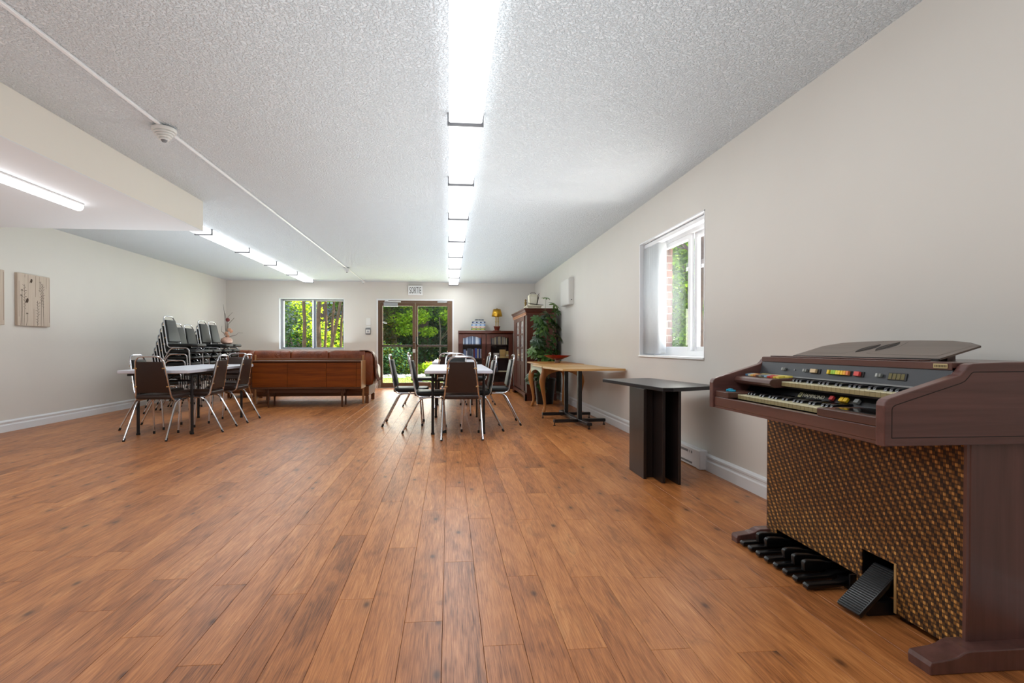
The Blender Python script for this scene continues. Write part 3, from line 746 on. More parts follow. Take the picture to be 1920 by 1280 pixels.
for s in (-1, 1): cushion('armrest', s * .33 - .1, s * .33 + .1, .06, .76, .26, .62, M_LEATHER, ac, .5, .008, 23)
G().box(-.36, .08, .08, .36, .72, .27, .01).obj('base_frame', M_SOFAW, ac)
for x, y in ((-.3, .14), (.3, .14), (-.3, .66), (.3, .66)): G().box(x - .03, y - .03, 0, x + .03, y + .03, .081, .004).obj('leg', M_SOFAW, ac)

# ---------------------------------------------------------------- bookcases with books
M_MAH = wood('mahogany', (58, 26, 16), (92, 44, 28), 'z', .32, 1.0)
M_MAHX = wood('mahogany_cross', (58, 26, 16), (92, 44, 28), 'x', .32, 1.0)
M_INSIDE = mat('dark_wood_inside', (52, 26, 18), .6)
BX = {}
def bookcase(x0, x1, label):
    t = thing('bookcase', label, 'bookcase', (x0, 11.29, 0), 0, 'glazed bookcases on the far wall'); w = x1 - x0; D = .345; H = 1.285
    G().box(0, .02, .06, .02, D, H - .03).box(w - .02, .02, .06, w, D, H - .03).obj('side_panel', M_MAH, t)
    G().box(.02, D - .012, .06, w - .02, D, H - .03).obj('back_panel', M_INSIDE, t)
    G().prism([(-.0, H - .06), (-.02, H - .05), (-.026, H - .025), (-.04, H - .014), (-.04, H), (D, H), (D, H - .06)], 'x', -.004, w + .004).fix().obj('cornice', M_MAHX, t)
    G().box(.0, .005, 0, w, D, .07, .003).obj('plinth', M_MAHX, t)
    for z in (.07, .36, .665, .965): G().box(.021, .035, z, w - .021, D - .013, z + .018).obj('shelf', M_INSIDE, t)
    a, b, c, d = .012, w - .012, .085, H - .075; s = .085
    dr = G().box(a, -.0, c, a + s, .02, d, .003).box(b - s, .0, c, b, .02, d, .003).box(a + s, .0, c, b - s, .02, c + .07, .003).obj('door', M_MAH, t)
    zt = d - .05
    arch = [(a + s, d), (a + s, zt - .035)] + [(a + s + (b - a - 2 * s) * k / 12, zt - .035 + .04 * math.sin(PI * min(1, max(0, (k / 12 - .12) / .76)))) for k in range(13)] + [(b - s, zt - .035), (b - s, d)]
    arch = [p for i, p in enumerate(arch) if i == 0 or (Vector(p) - Vector(arch[i - 1])).length > 1e-4]
    g = G(); n = len(arch); top = [(p[0], d) for p in arch]
    for i in range(1, n - 2):
        q = [arch[i], arch[i + 1], (arch[i + 1][0], d), (arch[i][0], d)]
        if abs(q[0][0] - q[1][0]) > 1e-4: g.prism(q, 'y', .0, .02)
    g.fix(); g.obj('arched_rail', M_MAHX, dr)
    G().box(a + s, .008, c + .07, b - s, .012, d - .012).obj('pane', M_GLASSD, dr)
    G().lathe([(0, 0), (.006, 0), (.005, .012), (.01, .018), (0, .024)], 10).xf(Matrix.Translation((b - .04, 0, .66)) @ Matrix.Rotation(PI / 2, 4, 'X')).obj('knob', M_BRASSY, dr, 40)
    return t
bookcase(.205, .815, 'glazed mahogany bookcase nearer the door, bluish books inside')
bookcase(.822, 1.412, 'glazed mahogany bookcase beside the tall cabinet, yellowed books inside')
COL = {}
def cmat(rgb, rough=.6):
    if rgb not in COL: COL[rgb] = mat('cover_%s' % ['cloth', 'paper', 'card'][len(COL) % 3], rgb, rough)
    return COL[rgb]
M_PAGE = mat('page_edges', (222, 214, 196), .8)
NB = {'n': 0}
pos_words = ['first', 'second', 'third', 'fourth', 'fifth', 'sixth', 'seventh', 'eighth', 'ninth', 'tenth', 'eleventh', 'twelfth', 'thirteenth', 'fourteenth', 'fifteenth', 'sixteenth', 'seventeenth']
def cname(c):
    r, g, b = c
    if max(c) < 60: return 'black'
    if min(c) > 190: return 'white'
    if r > 150 and g > 130 and b < 150: return 'yellowed' if b > 90 else 'yellow'
    if b > r + 20: return 'blue' if b < 170 else 'pale blue'
    if r > g + 50: return 'red'
    if max(c) - min(c) < 30: return 'grey' if max(c) < 175 else 'pale grey'
    return 'brown'
def book(x, y, z, w, d, h, c, label, group, lean=0, flat=False):
    """upright book with its spine towards -y; flat books lie down"""
    t = thing('book', label, 'book', (x, y, z), 0, group)
    R = Matrix.Rotation(lean, 4, 'Y')
    e = .002
    if flat:
        G().box(0, 0, 0, w, d, e).box(0, 0, h - e, w, d, h).box(0, 0, 0, w, e, h).obj('cover', cmat(c), t)
        G().box(.003, e, e, w - .003, d - .004, h - e).obj('pages', M_PAGE, t)
    else:
        G().box(0, 0, 0, e, d, h).box(w - e, 0, 0, w, d, h).box(0, 0, 0, w, e, h).xf(R).obj('cover', cmat(c), t)
        G().box(e, e, .004, w - e, d - .004, h - .004).xf(R).obj('pages', M_PAGE, t)
    return t
rbk = random.Random(11)
BL = [(128, 140, 158), (88, 104, 132), (176, 184, 196), (110, 118, 134), (60, 84, 128), (208, 210, 214), (140, 150, 170), (74, 90, 118), (190, 196, 204)]
YL = [(96, 88, 80), (60, 56, 58), (196, 184, 150), (150, 138, 118), (206, 196, 168), (70, 66, 70), (176, 160, 126), (186, 178, 160), (120, 110, 100)]
def row(x0, x1, z, hmin, hmax, pal, what, group):
    x = x0; i = 0
    while i < 17:
        w = rbk.uniform(.020, .034)
        if x + w > x1: break
        c = pal[rbk.randrange(len(pal))]
        book(x, 11.345, z, w - .001, .17, rbk.uniform(hmin, hmax), c, '%s book, %s from the left on the %s' % (cname(c), pos_words[i], what), group); x += w; i += 1
row(.31, .72, .983, .165, .195, BL, 'top shelf of bluish bookcase', 'books on the top shelf of the first bookcase')
row(.925, 1.31, .983, .16, .195, YL, 'top shelf of right bookcase', 'books on the top shelf of the second bookcase')
for i, (x, w, h, c) in enumerate(((.32, .05, .19, (120, 140, 186)), (.372, .03, .16, (206, 208, 212)), (.405, .028, .21, (84, 96, 120)), (.435, .06, .215, (70, 74, 86)), (.498, .04, .20, (90, 100, 118)),
                                  (.54, .028, .185, (116, 28, 40)), (.57, .05, .22, (52, 76, 150)), (.622, .03, .2, (200, 196, 168)), (.655, .035, .21, (46, 64, 128)), (.692, .018, .2, (220, 220, 216)))):
    book(x, 11.345, .683, w - .001, .17, h, c, '%s book, %s from the left, second shelf of bluish bookcase' % (cname(c), pos_words[i]), 'books on the second shelf of the first bookcase')  # blue reflections of the glass are put into some of these covers
st = [(1.12, .13, 5), (1.255, .058, 4), (.985, .12, 3)]
for si, (x, w, n) in enumerate(st):
    z = .683
    for k in range(n):
        h = rbk.uniform(.032, .044); c = ((196, 160, 92), (204, 172, 106), (186, 148, 84), (210, 196, 160))[rbk.randrange(4)] if si < 2 else ((214, 206, 186), (120, 112, 104), (226, 220, 204))[k % 3]
        lv = 'top' if k == n - 1 else lev[k]
        book(x + rbk.uniform(0, .006), 11.345 + rbk.uniform(0, .01), z, w, .17, h, c, '%s book lying flat, %s of the %s pile in the second bookcase' % (cname(c), lv, ['middle', 'right', 'left'][si]), 'books lying in piles in the second bookcase', flat=True); z += h + .0005
for k in range(5):
    c = [(120, 60, 60), (70, 70, 84), (180, 170, 160), (60, 40, 40), (90, 96, 110)][k]
    book(.93 + k * .03, 11.345, .379, .026, .17, .21 + .01 * (k % 3), c, '%s leaning book, %s from the left, third shelf of right bookcase' % (cname(c), pos_words[k]), 'leaning books on the third shelf', lean=.0)
book(1.10, 11.345, .379, .19, .15, .022, (206, 190, 150), 'pale book lying alone on the third shelf of the right bookcase', 'books lying in piles in the second bookcase', flat=True)
# board games on the bookcase
for k, (x, w, d, h, c, lb) in enumerate(((.50, .30, .22, .055, (118, 150, 74), 'green and red game box, bottom of the pile on the bookcase'), (.505, .285, .2, .035, (196, 110, 96), 'red game box, second in the pile on the bookcase'),
                                         (.50, .30, .21, .055, (92, 132, 182), 'light blue game box, middle of the pile on the bookcase'), (.52, .28, .2, .06, (30, 42, 84), 'navy game box, fourth in the pile on the bookcase'), (.575, .19, .15, .05, (110, 116, 122), 'small grey game box, top of the pile on the bookcase'))):
    z = 1.285 + sum((.055, .035, .055, .06, .05)[:k]) + .0004 * k
    t = thing('game_box', lb, 'box', (x, 11.36, z), rbk.uniform(-.03, .03), 'board games piled on the bookcase')
    G().box(0, 0, 0, w, d, h - .002, .002).obj('tray', cmat((206, 206, 200)), t)
    G().box(-.002, -.002, h * .35, w + .002, d + .002, h, .002).obj('lid', cmat(c), t)
    g = G()
    for q in range(3): g.box(.02 + q * w * .32, -.0032, h * .5, .02 + q * w * .32 + w * .2, -.002, h * .85)
    tag(g.obj('printed_blocks', cmat([(220, 200, 90), (230, 226, 214), (200, 214, 230), (180, 190, 206), (60, 60, 66)][k]), t), kind='stuff')
# brass lamp
lp = thing('table_lamp', 'brass table lamp with gold shade on the bookcase', 'lamp', (1.07, 11.47, 1.2855))
M_GOLD = mat('gold_shade', (196, 152, 52), .32, metal=.85); M_BRASS = mat('polished_brass', (196, 160, 80), .2, metal=1); M_TERRA = mat('terracotta', (112, 44, 26), .4)
G().lathe([(0, 0), (.09, 0), (.09, .012), (.05, .016), (.052, .03), (.068, .085), (.075, .09), (.075, .105), (.0, .105)], 24).obj('base', M_TERRA, lp, 40)
for a in range(4):
    x, y = .034 * math.cos(a * PI / 2 + .6), .034 * math.sin(a * PI / 2 + .6)
    G().tube([(x, y, .105), (x, y, .31)], .008, 8).obj('column', M_BRASS, lp, 40)
G().lathe([(0, .31), (.05, .31), (.05, .322), (0, .326)], 16).lathe([(0, .2), (.05, .2), (.05, .208), (0, .21)], 16).obj('gallery', M_BRASS, lp, 40)
g = G().lathe([(.122, .325), (.086, .485)], 28); o = g.obj('shade', M_GOLD, lp, 60); o.modifiers.new('t', 'SOLIDIFY').thickness = .003
G().lathe([(0, .49), (.012, .495), (.006, .51), (0, .52)], 10).tube([(0, 0, .32), (0, 0, .495)], .005, 6).tube([(-.086, 0, .484), (.086, 0, .484)], .002, 4).obj('finial', M_BRASS, lp, 40)
# ---------------------------------------------------------------- tall glazed cabinet on the right wall
def R(x, y, z): return Matrix.Translation((x, y, z))
am = thing('tall_cabinet', 'tall mahogany cabinet with dentil cornice and glazed doors', 'cabinet', (1.345, 8.83, 0))
W_, L_, H_ = .515, 1.72, 1.60        # depth along x, length along y, height
M_DENT = wood('lit_dentil_wood', (150, 104, 74), (186, 136, 102), 'y', .45)  # light on the cornice front is put into this paler tone
G().box(0, 0, .13, W_, .02, H_ - .1).obj('side_panel', M_MAH, am)
G().box(0, L_ - .02, .13, W_, L_, H_ - .1).obj('side_panel', M_MAH, am)
G().box(W_ - .015, .02, .13, W_, L_ - .02, H_ - .1).obj('back_panel', M_INSIDE, am)
G().box(.012, .02, .13, W_ - .015, L_ - .02, .15).obj('bottom_board', M_INSIDE, am)
g = G()
CP = [(0, H_ - .12), (-.012, H_ - .12), (-.016, H_ - .08), (-.034, H_ - .058), (-.04, H_ - .03), (-.056, H_ - .016), (-.056, H_)]
for i in range(len(CP) - 1):
    (a, z0), (b, z1) = CP[i], CP[i + 1]
    if abs(z1 - z0) < 1e-6: continue
    P = []
    for o, z in ((a, z0), (b, z1)): P += [(o, o, z), (W_, o, z), (W_, L_ - o, z), (o, L_ - o, z)]
    g.poly(P, [(0, 1, 5, 4), (1, 2, 6, 5), (2, 3, 7, 6), (3, 0, 4, 7)])
g.box(-.056, -.056, H_ - .002, W_, L_ + .056, H_).fix(); g.obj('cornice', M_MAHX, am)
dm = G().box(-.0225, -.012, H_ - .119, -.0125, L_ + .012, H_ - .064).mesh('dentil_strip', M_DENT)
link('dentil_strip', dm, am)
den = G().box(-.036, -.016, H_ - .102, -.0225, .016, H_ - .070).mesh('dentil', M_DENT)
for k in range(22): link('dentil', den, am, (0, .04 + k * .078, 0))
# bracket plinth
for ya, yb, nm in ((0, 0, 'plinth'),):
    g = G(); n = 14; P = [(-.03, .0)] + [(-.03, .13)]
    prof = [(-.034, 0), (.12, 0), (.15, .03), (.2, .06), (.3, .075), (L_ - .3, .075), (L_ - .2, .06), (L_ - .15, .03), (L_ - .12, 0), (L_ + .034, 0), (L_ + .034, .11), (L_ + .02, .13), (-.02, .13), (-.034, .11)]
    g.prism(prof, 'x', -.034, -.008); g.fix(); g.obj('plinth', M_MAHX, am)
    prof2 = [(-.034, 0), (.1, 0), (.13, .03), (.18, .06), (W_ - .1, .06), (W_ - .06, .03), (W_ - .03, 0), (W_, 0), (W_, .13), (-.034, .13)]
    g = G(); g.prism(prof2, 'y', -.034, -.002); g.prism(prof2, 'y', L_ + .002, L_ + .034); g.fix(); g.obj('plinth_return', M_MAHX, am)
M_LACE = mat('pale_curtain', (214, 208, 198), .8, noise=.08, nscale=30)
G().box(.0, .02, .15, .02, .235, H_ - .12).obj('stile', M_INSIDE, am)
G().box(-.012, L_ - .34, .15, .02, L_ - .02, H_ - .12).obj('stile', M_MAH, am)
yy = .238
for q in range(2):
    a, b = yy, yy + .565; yy = b + .004; c, d = .152, H_ - .122; s = .125
    dr = G().box(-.018, a, c, .0, a + s, d, .003).box(-.018, b - s, c, .0, b, d, .003).box(-.017, a + s, c, .0, b - s, c + .07).box(-.017, a + s, d - .07, .0, b - s, d).box(-.017, a + s, .60, .0, b - s, .67).obj('door', M_MAH, am)
    G().box(-.010, a + s, c + .07, -.004, b - s, .60).obj('lower_panel', M_MAH, dr)
    for k in range(1, 3): G().box(-.016, a + s, .67 + k * (d - .07 - .67) / 3 - .014, -.001, b - s, .67 + k * (d - .07 - .67) / 3 + .014).obj('glazing_bar', M_MAHX, dr)
    for k in range(3):
        za = .67 + k * (d - .74) / 3; zb = .67 + (k + 1) * (d - .74) / 3
        G().box(-.009, a + s, za + (.014 if k else 0), -.006, b - s, zb - (.014 if k < 2 else 0)).obj('pane', M_GLASSD, dr)
    G().box(-.003, a + s, .67, .0, b - s, d - .07).obj('curtain', M_LACE, dr)
    G().lathe([(0, 0), (.006, 0), (.005, .01), (.012, .018), (0, .026)], 10).xf(R(-.018, a + .03 if q % 2 else b - .03, .78) @ Matrix.Rotation(-PI / 2, 4, 'Y')).obj('knob', M_BRASSY, dr, 40)
# things on top of it
M_IVORY = mat('ivory_enamel', (206, 198, 176), .5, noise=.08, nscale=20); M_DARKW = mat('dark_branch', (46, 34, 26), .7)
bs = thing('ivory_box', 'flat ivory box lying on top of the tall cabinet', 'box', (1.38, 9.02, H_ + .0005))
G().box(0, 0, 0, .26, .42, .022, .004).box(.01, .012, .022, .25, .408, .06, .006).obj('base', M_IVORY, bs)
G().box(-.004, -.004, .048, .264, .424, .07, .004).obj('lid', M_IVORY, bs)
lt = thing('mantel_lantern', 'ivory four-sided lantern on the flat box above the tall cabinet', 'lantern', (1.51, 9.2, H_ + .071))
G().prism([(-.075, 0), (.075, 0), (.085, .18), (.06, .205), (-.06, .205), (-.085, .18)], 'y', -.07, .07, .008, 2).fix().obj('body', M_IVORY, lt)
G().box(-.055, -.074, .03, .055, -.0705, .165, .003).obj('face', mat('aged_face', (216, 210, 192), .4), lt)
G().tube(fillet([(-.045, 0, .204), (-.045, 0, .235), (.045, 0, .235), (.045, 0, .204)], .02, 4), .005, 6).obj('handle', M_DARKW, lt, 40)
br_ = thing('dried_branch', 'dark dried branch leaning on the ivory lantern', 'branch', (1.555, 9.06, H_ + .0725))
for q in ([(0, 0, .004), (.02, .005, .10), (.015, .005, .17), (.05, 0, .22)], [(.01, .0, .05), (.03, 0, .13), (.04, 0, .19)], [(.0, 0, .012), (-.09, .0, .025), (-.16, .0, .04)], [(.0, 0, .012), (.06, .0, .006), (.12, .0, .004)]):
    G().tube(q, .006, 6, rs=[.009, .007, .005, .003][:len(q)]).obj('twig', M_DARKW, br_, 60)
fg = thing('small_figurine', 'small brass figurine left of the ivory lantern', 'figurine', (1.40, 9.36, H_ + .071))
G().lathe([(0, 0), (.03, 0), (.03, .01), (.014, .02), (.02, .05), (.024, .075), (.012, .09), (.018, .105), (.02, .12), (0, .138)], 14).obj('body', mat('antique_brass', (120, 96, 54), .4, metal=.7), fg, 50)
pd = thing('small_dish', 'small white dish at the far end of the tall cabinet top', 'dish', (1.40, 9.85, H_ + .0005))
G().lathe([(0, 0), (.04, 0), (.09, .022), (.085, .024), (.04, .008), (0, .008)], 20).obj('dish', M_WHITE2, pd, 50)

# ---------------------------------------------------------------- potted schefflera
M_LEAF = NT('schefflera_leaf'); t = M_LEAF
r = t.n('ShaderNodeObjectInfo').outputs['Random']
t.set('Base Color', t.ramp(r, [(0, lin((26, 48, 18))), (.6, lin((48, 80, 30))), (1, lin((88, 120, 52)))])); t.set('Roughness', .38); t.set('Specular IOR Level', .45)
M_LEAF = t.m; M_STEM = mat('green_stem', (86, 96, 54), .6)
pp = thing('potted_umbrella_plant', 'tall potted umbrella plant in a black pot beside the tall cabinet', 'potted plant', (1.57, 8.36, 0))
G().lathe([(0, 0), (.135, 0), (.175, .38), (.185, .38), (.185, .42), (.172, .42), (.165, .36), (0, .36)], 28).obj('pot', M_BLACKPL, pp, 40)
G().lathe([(0, .37), (.165, .361)], 20).obj('soil', mat('soil', (38, 28, 20), .95), pp)
def leaf_mesh(nl):
    g = G()
    for k in range(nl):
        a = 2 * PI * k / nl; L = 1.0 if k % 2 else .88; w = .19
        ca, sa = math.cos(a), math.sin(a)
        prof = [(.06, .02, 0), (.3, w * .75, -.02), (.62, w, -.10), (.88, w * .55, -.21), (L, 0, -.30)]
        L_, R_, Mid = [], [], []
        for d, ww, dz in prof:
            L_.append((d * ca - ww * sa, d * sa + ww * ca, dz + .04)); R_.append((d * ca + ww * sa, d * sa - ww * ca, dz + .04)); Mid.append((d * ca, d * sa, dz))
        n0 = len(prof); g.poly(L_ + Mid + R_, [(i, i + 1, n0 + i + 1, n0 + i) for i in range(n0 - 1)] + [(n0 + i, n0 + i + 1, 2 * n0 + i + 1, 2 * n0 + i) for i in range(n0 - 1)])
    bmesh.ops.remove_doubles(g.b, verts=g.b.verts, dist=1e-4)
    return g.mesh('leaf', M_LEAF, 60)
lms = [leaf_mesh(8), leaf_mesh(7)]
rl = random.Random(4)
stems = [[(0, .0, .36), (-.02, 0, .8), (.02, 0, 1.2), (.0, -.02, 1.50)], [(.06, .03, .36), (.10, 0, .7), (.13, -.02, 1.1), (.16, -.03, 1.42)], [(-.06, 0, .36), (-.12, -.03, .7), (-.10, -.04, 1.05)], [(0, -.06, .36), (.02, -.10, .62), (.05, -.12, .9)]]
for s in stems: G().tube(s, .008, 6, rs=[.012, .010, .008, .006][:len(s)]).obj('stem', M_STEM, pp, 60)
spots = [(.02, 0, 1.74, .085), (.15, -.06, 1.62, .115), (.19, -.03, 1.52, .10), (.03, -.06, 1.48, .10), (-.16, -.1, 1.40, .115), (-.12, -.08, 1.33, .10), (.12, -.1, 1.35, .11), (.20, -.05, 1.28, .12), (-.02, -.12, 1.24, .12)]
for z in (1.38, 1.27, 1.17, 1.08, 1.0, .93, .86, .80, .74):
    for k in range(5):
        a = rl.uniform(PI * .7, PI * 2.1); rr_ = rl.uniform(.08, .21) * (1 if z < 1.2 else .8); spots.append((rr_ * math.cos(a) * 1.1 + .0, rr_ * math.sin(a) * .7 - .07, z + rl.uniform(-.04, .04), rl.uniform(.11, .14)))
for k in range(9):
    a = rl.uniform(PI * .75, PI * 1.5); spots.append((.27 * math.cos(a), .2 * math.sin(a) - .03, rl.uniform(.25, .5), rl.uniform(.09, .12)))
for i, (x, y, z, s) in enumerate(spots):
    x = min(x, .25)
    o = link('leaf', lms[i % 2], pp, (x, y, z)); o.scale = (s, s, s)
    out = math.atan2(y + .02, x + 1e-3); til = .55 + .55 * rl.random() if i else .15
    o.rotation_euler = (til * math.sin(-out), til * math.cos(out), rl.uniform(0, 1)) if i else (.25, .1, 0)
    near = min((Vector(p) for s_ in stems for p in s_), key=lambda p: (p - Vector((x, y, z - .06))).length)
    G().tube([near, (Vector((x, y, z)) + near) / 2 + Vector((0, 0, .03)), (x, y, z)], .003, 5).obj('petiole', M_STEM, pp, 60)

# ---------------------------------------------------------------- cabriole table and bowl
M_PINE = wood('honey_wood', (150, 96, 44), (188, 130, 66), 'y', .4)
M_PINEZ = wood('honey_wood_leg', (150, 96, 44), (186, 126, 66), 'z', .4)
ct = thing('cabriole_table', 'honey-coloured side table on curved cabriole legs by the wall', 'table', (1.27, 7.035, 0))
tw_, tl_, th_ = .60, 1.08, .700
edge = []
for k in range(9): edge.append((-.03 + .03 * (1 - math.cos(k / 8 * PI)) * .3, -.0 + k / 8 * tl_))
G().prism([(-.03, 0), (.0, -.03), (tw_, -.03), (tw_, tl_ + .03), (0, tl_ + .03), (-.03, tl_)], 'z', th_ - .022, th_, .006, 2).fix().obj('tabletop', M_PINE, ct)
def apron(ln, fn, name):
    n = 12; top = th_ - .0225; P = []
    lo = [(ln * k / n, th_ - .19 + .085 * math.sin(PI * k / n) ** .6) for k in range(n + 1)]
    g = G()
    for k in range(n):
        q = [lo[k], lo[k + 1], (lo[k + 1][0], top), (lo[k][0], top)]
        v = [fn(p[0], p[1], 0) for p in q] + [fn(p[0], p[1], .018) for p in q]
        g.poly(v, [(0, 1, 2, 3), (7, 6, 5, 4), (0, 4, 5, 1), (2, 6, 7, 3), (1, 5, 6, 2), (3, 7, 4, 0)])
    bmesh.ops.remove_doubles(g.b, verts=g.b.verts, dist=1e-5); return g
apron(tl_ - .14, lambda s, z, d: (.02 + d, .07 + s, z), 'a').fix().obj('apron', mat('green_reflection', (178, 188, 162), .5), ct)  # greenish reflection on the front apron is put into its colour
apron(tl_ - .14, lambda s, z, d: (tw_ - .04 + d, .07 + s, z), 'a').fix().obj('apron', M_PINE, ct)
apron(tw_ - .14, lambda s, z, d: (.07 + s, .025 + d, z), 'a').fix().obj('apron', M_PINE, ct)
apron(tw_ - .14, lambda s, z, d: (.07 + s, tl_ - .043 + d, z), 'a').fix().obj('apron', M_PINE, ct)
for sx, sy, x, y in ((-1, -1, .05, .05), (-1, 1, .05, tl_ - .05), (1, -1, tw_ - .05, .05), (1, 1, tw_ - .05, tl_ - .05)):
    d = Vector((sx, sy * .45, 0)).normalized()
    kz = [(0, .675, .032), (0, .58, .036), (.020, .51, .044), (.030, .45, .043), (.022, .37, .034), (.002, .26, .025), (-.014, .15, .019), (-.014, .08, .018), (.006, .03, .025), (.02, .002, .015)]
    G().tube([(x + d.x * o, y + d.y * o, z) for o, z, r in kz], .03, 10, rs=[r for o, z, r in kz]).obj('leg', M_PINEZ, ct, 60)
bw = thing('red_bowl', 'wide shallow red glass bowl on the cabriole table', 'bowl', (1.60, 7.52, th_ + .0005))
M_RED = mat('red_glaze', (150, 20, 14), .2, coat=.3)
G().lathe([(0, .040), (.06, .046), (.13, .073), (.207, .105), (.210, .108), (.2, .109), (.12, .082), (.05, .056), (0, .052)], 32).obj('bowl', M_RED, bw, 50)
G().lathe([(0, 0), (.045, 0), (.045, .006), (.034, .018), (.034, .0405), (.0, .0405)], 24).obj('foot', mat('bowl_foot', (150, 116, 96), .3), bw, 40)

# ---------------------------------------------------------------- two pedestal tables
M_BUTCH = wood('butcher_block', (176, 132, 74), (206, 164, 104), 'x', .35, .8)
def ped_table(x, y, rz, y0, y1, label):
    t = thing('pedestal_table', label, 'table', (x, y, 0), rz, 'wood pedestal tables by the wall')
    G().box(-.39, y0, .672, .335, y1, .695, .003).obj('tabletop', M_BUTCH, t)
    G().box(-.024, -.024, .075, .024, .024, .655, .003).obj('post', M_BLACK, t)
    G().box(-.20, -.20, .655, .20, .20, .6715, .002).obj('top_plate', M_BLACK, t)
    G().box(-.32, -.03, .04, .32, .03, .075, .003).box(-.03, -.33, .04, .03, -.0305, .075, .003).box(-.03, .0305, .04, .03, .27, .075, .003).obj('cross_base', M_BLACK, t)
    for a, b in ((-.31, 0), (.31, 0), (0, -.31), (0, .25)): G().lathe([(0, 0), (.016, 0), (.016, .008), (.006, .012), (.006, .041), (0, .041)], 12, (a, b, 0)).obj('levelling_foot', M_BLACK, t, 40)
ped_table(1.553, 6.03, math.radians(6), -.54, .235, 'wood-topped pedestal table with black cross base, nearer of the pair')
ped_table(1.535, 6.655, math.radians(1), -.31, .325, 'wood-topped pedestal table with black cross base, farther of the pair')

# ---------------------------------------------------------------- black pedestal table under the side window
M_SATIN = mat('satin_black', (30, 31, 34), .30, noise=.05, nscale=5)
M_SATIN2 = mat('black_brown_laminate', (34, 27, 26), .30)
bt = thing('black_pedestal_table', 'black table on a ribbed slab pedestal beside the organ', 'table', (1.47, 3.62, 0))
G().prism([(-.165, .67), (-.05, -.305), (.017, -.315), (.43, -.15), (.28, .78)], 'z', .637, .663, .002).fix().obj('tabletop', M_SATIN, bt)
def slab(x0, x1, ya, yb, name='pedestal_board'): return G().box(x0, ya, 0, x1, yb, .6365, .002).obj(name, M_SATIN2, bt)
slab(-.098, -.076, -.09, .20); slab(-.076, -.012, -.045, .155, 'pedestal_core')
slab(-.012, .010, -.21, .32); slab(.010, .078, -.045, .155, 'pedestal_core'); slab(.078, .098, -.26, .36)

# ---------------------------------------------------------------- electronic organ
M_WAL = wood('organ_walnut', (78, 50, 46), (114, 76, 70), 'x', .30, .9, coat=.35)
M_WALZ = wood('organ_walnut_upright', (66, 43, 38), (106, 70, 64), 'z', .30, .9, coat=.35)
M_WALY = wood('organ_walnut_rail', (70, 45, 39), (104, 69, 60), 'y', .30, .9, coat=.35)
M_DARKG = mat('groove_shadow_gap', (18, 11, 10), .6)
M_PANEL = mat('grey_panel', (70, 72, 76), .36, metal=.3)
M_PANELB = mat('black_panel', (14, 15, 18), .32)
M_IVK = mat('ivory_keys', (214, 206, 172), .3); M_LIP = mat('key_front', (148, 132, 92), .5); M_EBK = mat('ebony_keys', (14, 15, 20), .16, coat=.4)
OX, OY = 1.60, 1.865
og = thing('electric_organ', 'walnut two-manual electric organ with woven gold speaker cloth', 'organ', (OX, OY, 0))
T0 = Matrix.Translation((-OX, -OY, 0))
def ob(g, name, m, parent=None, smooth=None): return g.xf(T0).obj(name, m, parent or og, smooth)
XB = 1.93
cheek = [(1.241, .652), (1.241, .768), (1.244, .779), (1.252, .787), (1.265, .792), (1.46, .851), (1.478, .857), (1.490, .868), (1.498, .879), (1.507, .886), (1.522, .8895), (1.62, .893), (XB, .896), (XB, .652)]
for ya, yb, out in ((1.368, 1.400, -1), (2.330, 2.362, 1)):
    ch = ob(G().prism(cheek, 'y', ya, yb, .003, 2).fix(), 'cheek', M_WAL)
    gr = [(1.264, .676), (1.264, .757), (1.267, .765), (1.274, .770), (1.478, .832), (1.491, .838), (1.503, .850), (1.511, .860), (1.518, .8645), (1.90, .866), (1.90, .676)]
    yo = ya if out < 0 else yb; g = G()
    for (a, b), (c, d) in zip(gr, gr[1:] + gr[:1]):
        L = math.hypot(c - a, d - b); nx, nz = -(d - b) / L * .0011, (c - a) / L * .0011
        P = [(a + nx, b + nz), (c + nx, d + nz), (c - nx, d - nz), (a - nx, b - nz)]
        g.prism(P, 'y', yo - .0004, yo + .0004)
    ob(g.fix(), 'panel_groove', M_DARKG, ch)
# case: deck, back, fascia, lower case
ob(G().box(1.487, 1.4005, .874, XB, 2.3295, .891, .002), 'top_deck', M_WALY)
ob(G().box(1.484, 1.4005, .868, 1.4868, 2.3295, .890, .001), 'fascia_strip', M_WALY)
ob(G().box(1.512, 1.535, .8914, 1.555, 2.31, .8962, .002), 'desk_ledge', M_WALY)
ob(G().box(XB - .015, 1.4005, .06, XB, 2.3295, .873), 'back_panel', M_WALZ)
ob(G().box(1.25, 1.4005, .652, XB - .016, 2.3295, .662), 'key_bed', M_WALY)
ob(G().box(1.249, 1.4005, .6621, 1.270, 2.3295, .704, .003, 2), 'front_rail', M_WALY)
ob(G().box(1.535, 1.39, .06, XB, 1.412, .6515, .003), 'side_board', M_WALZ); ob(G().box(1.526, 1.392, .06, 1.5345, 1.402, .6515), 'edge_strip', M_WALZ)
ob(G().box(1.535, 2.352, .06, XB, 2.368, .6515, .003), 'side_board', M_WALZ)
def foot(ya, yb, lab=None):
    P = [(1.368, .0), (1.366, .026), (1.372, .038), (1.432, .045), (1.455, .051), (1.472, .060), (1.488, .0645), (XB, .0650), (XB, 0)]
    return ob(G().prism(P, 'y', ya, yb, .004, 2).fix(), 'foot_runner', M_WALZ)
foot(1.345, 1.420); foot(2.335, 2.385)
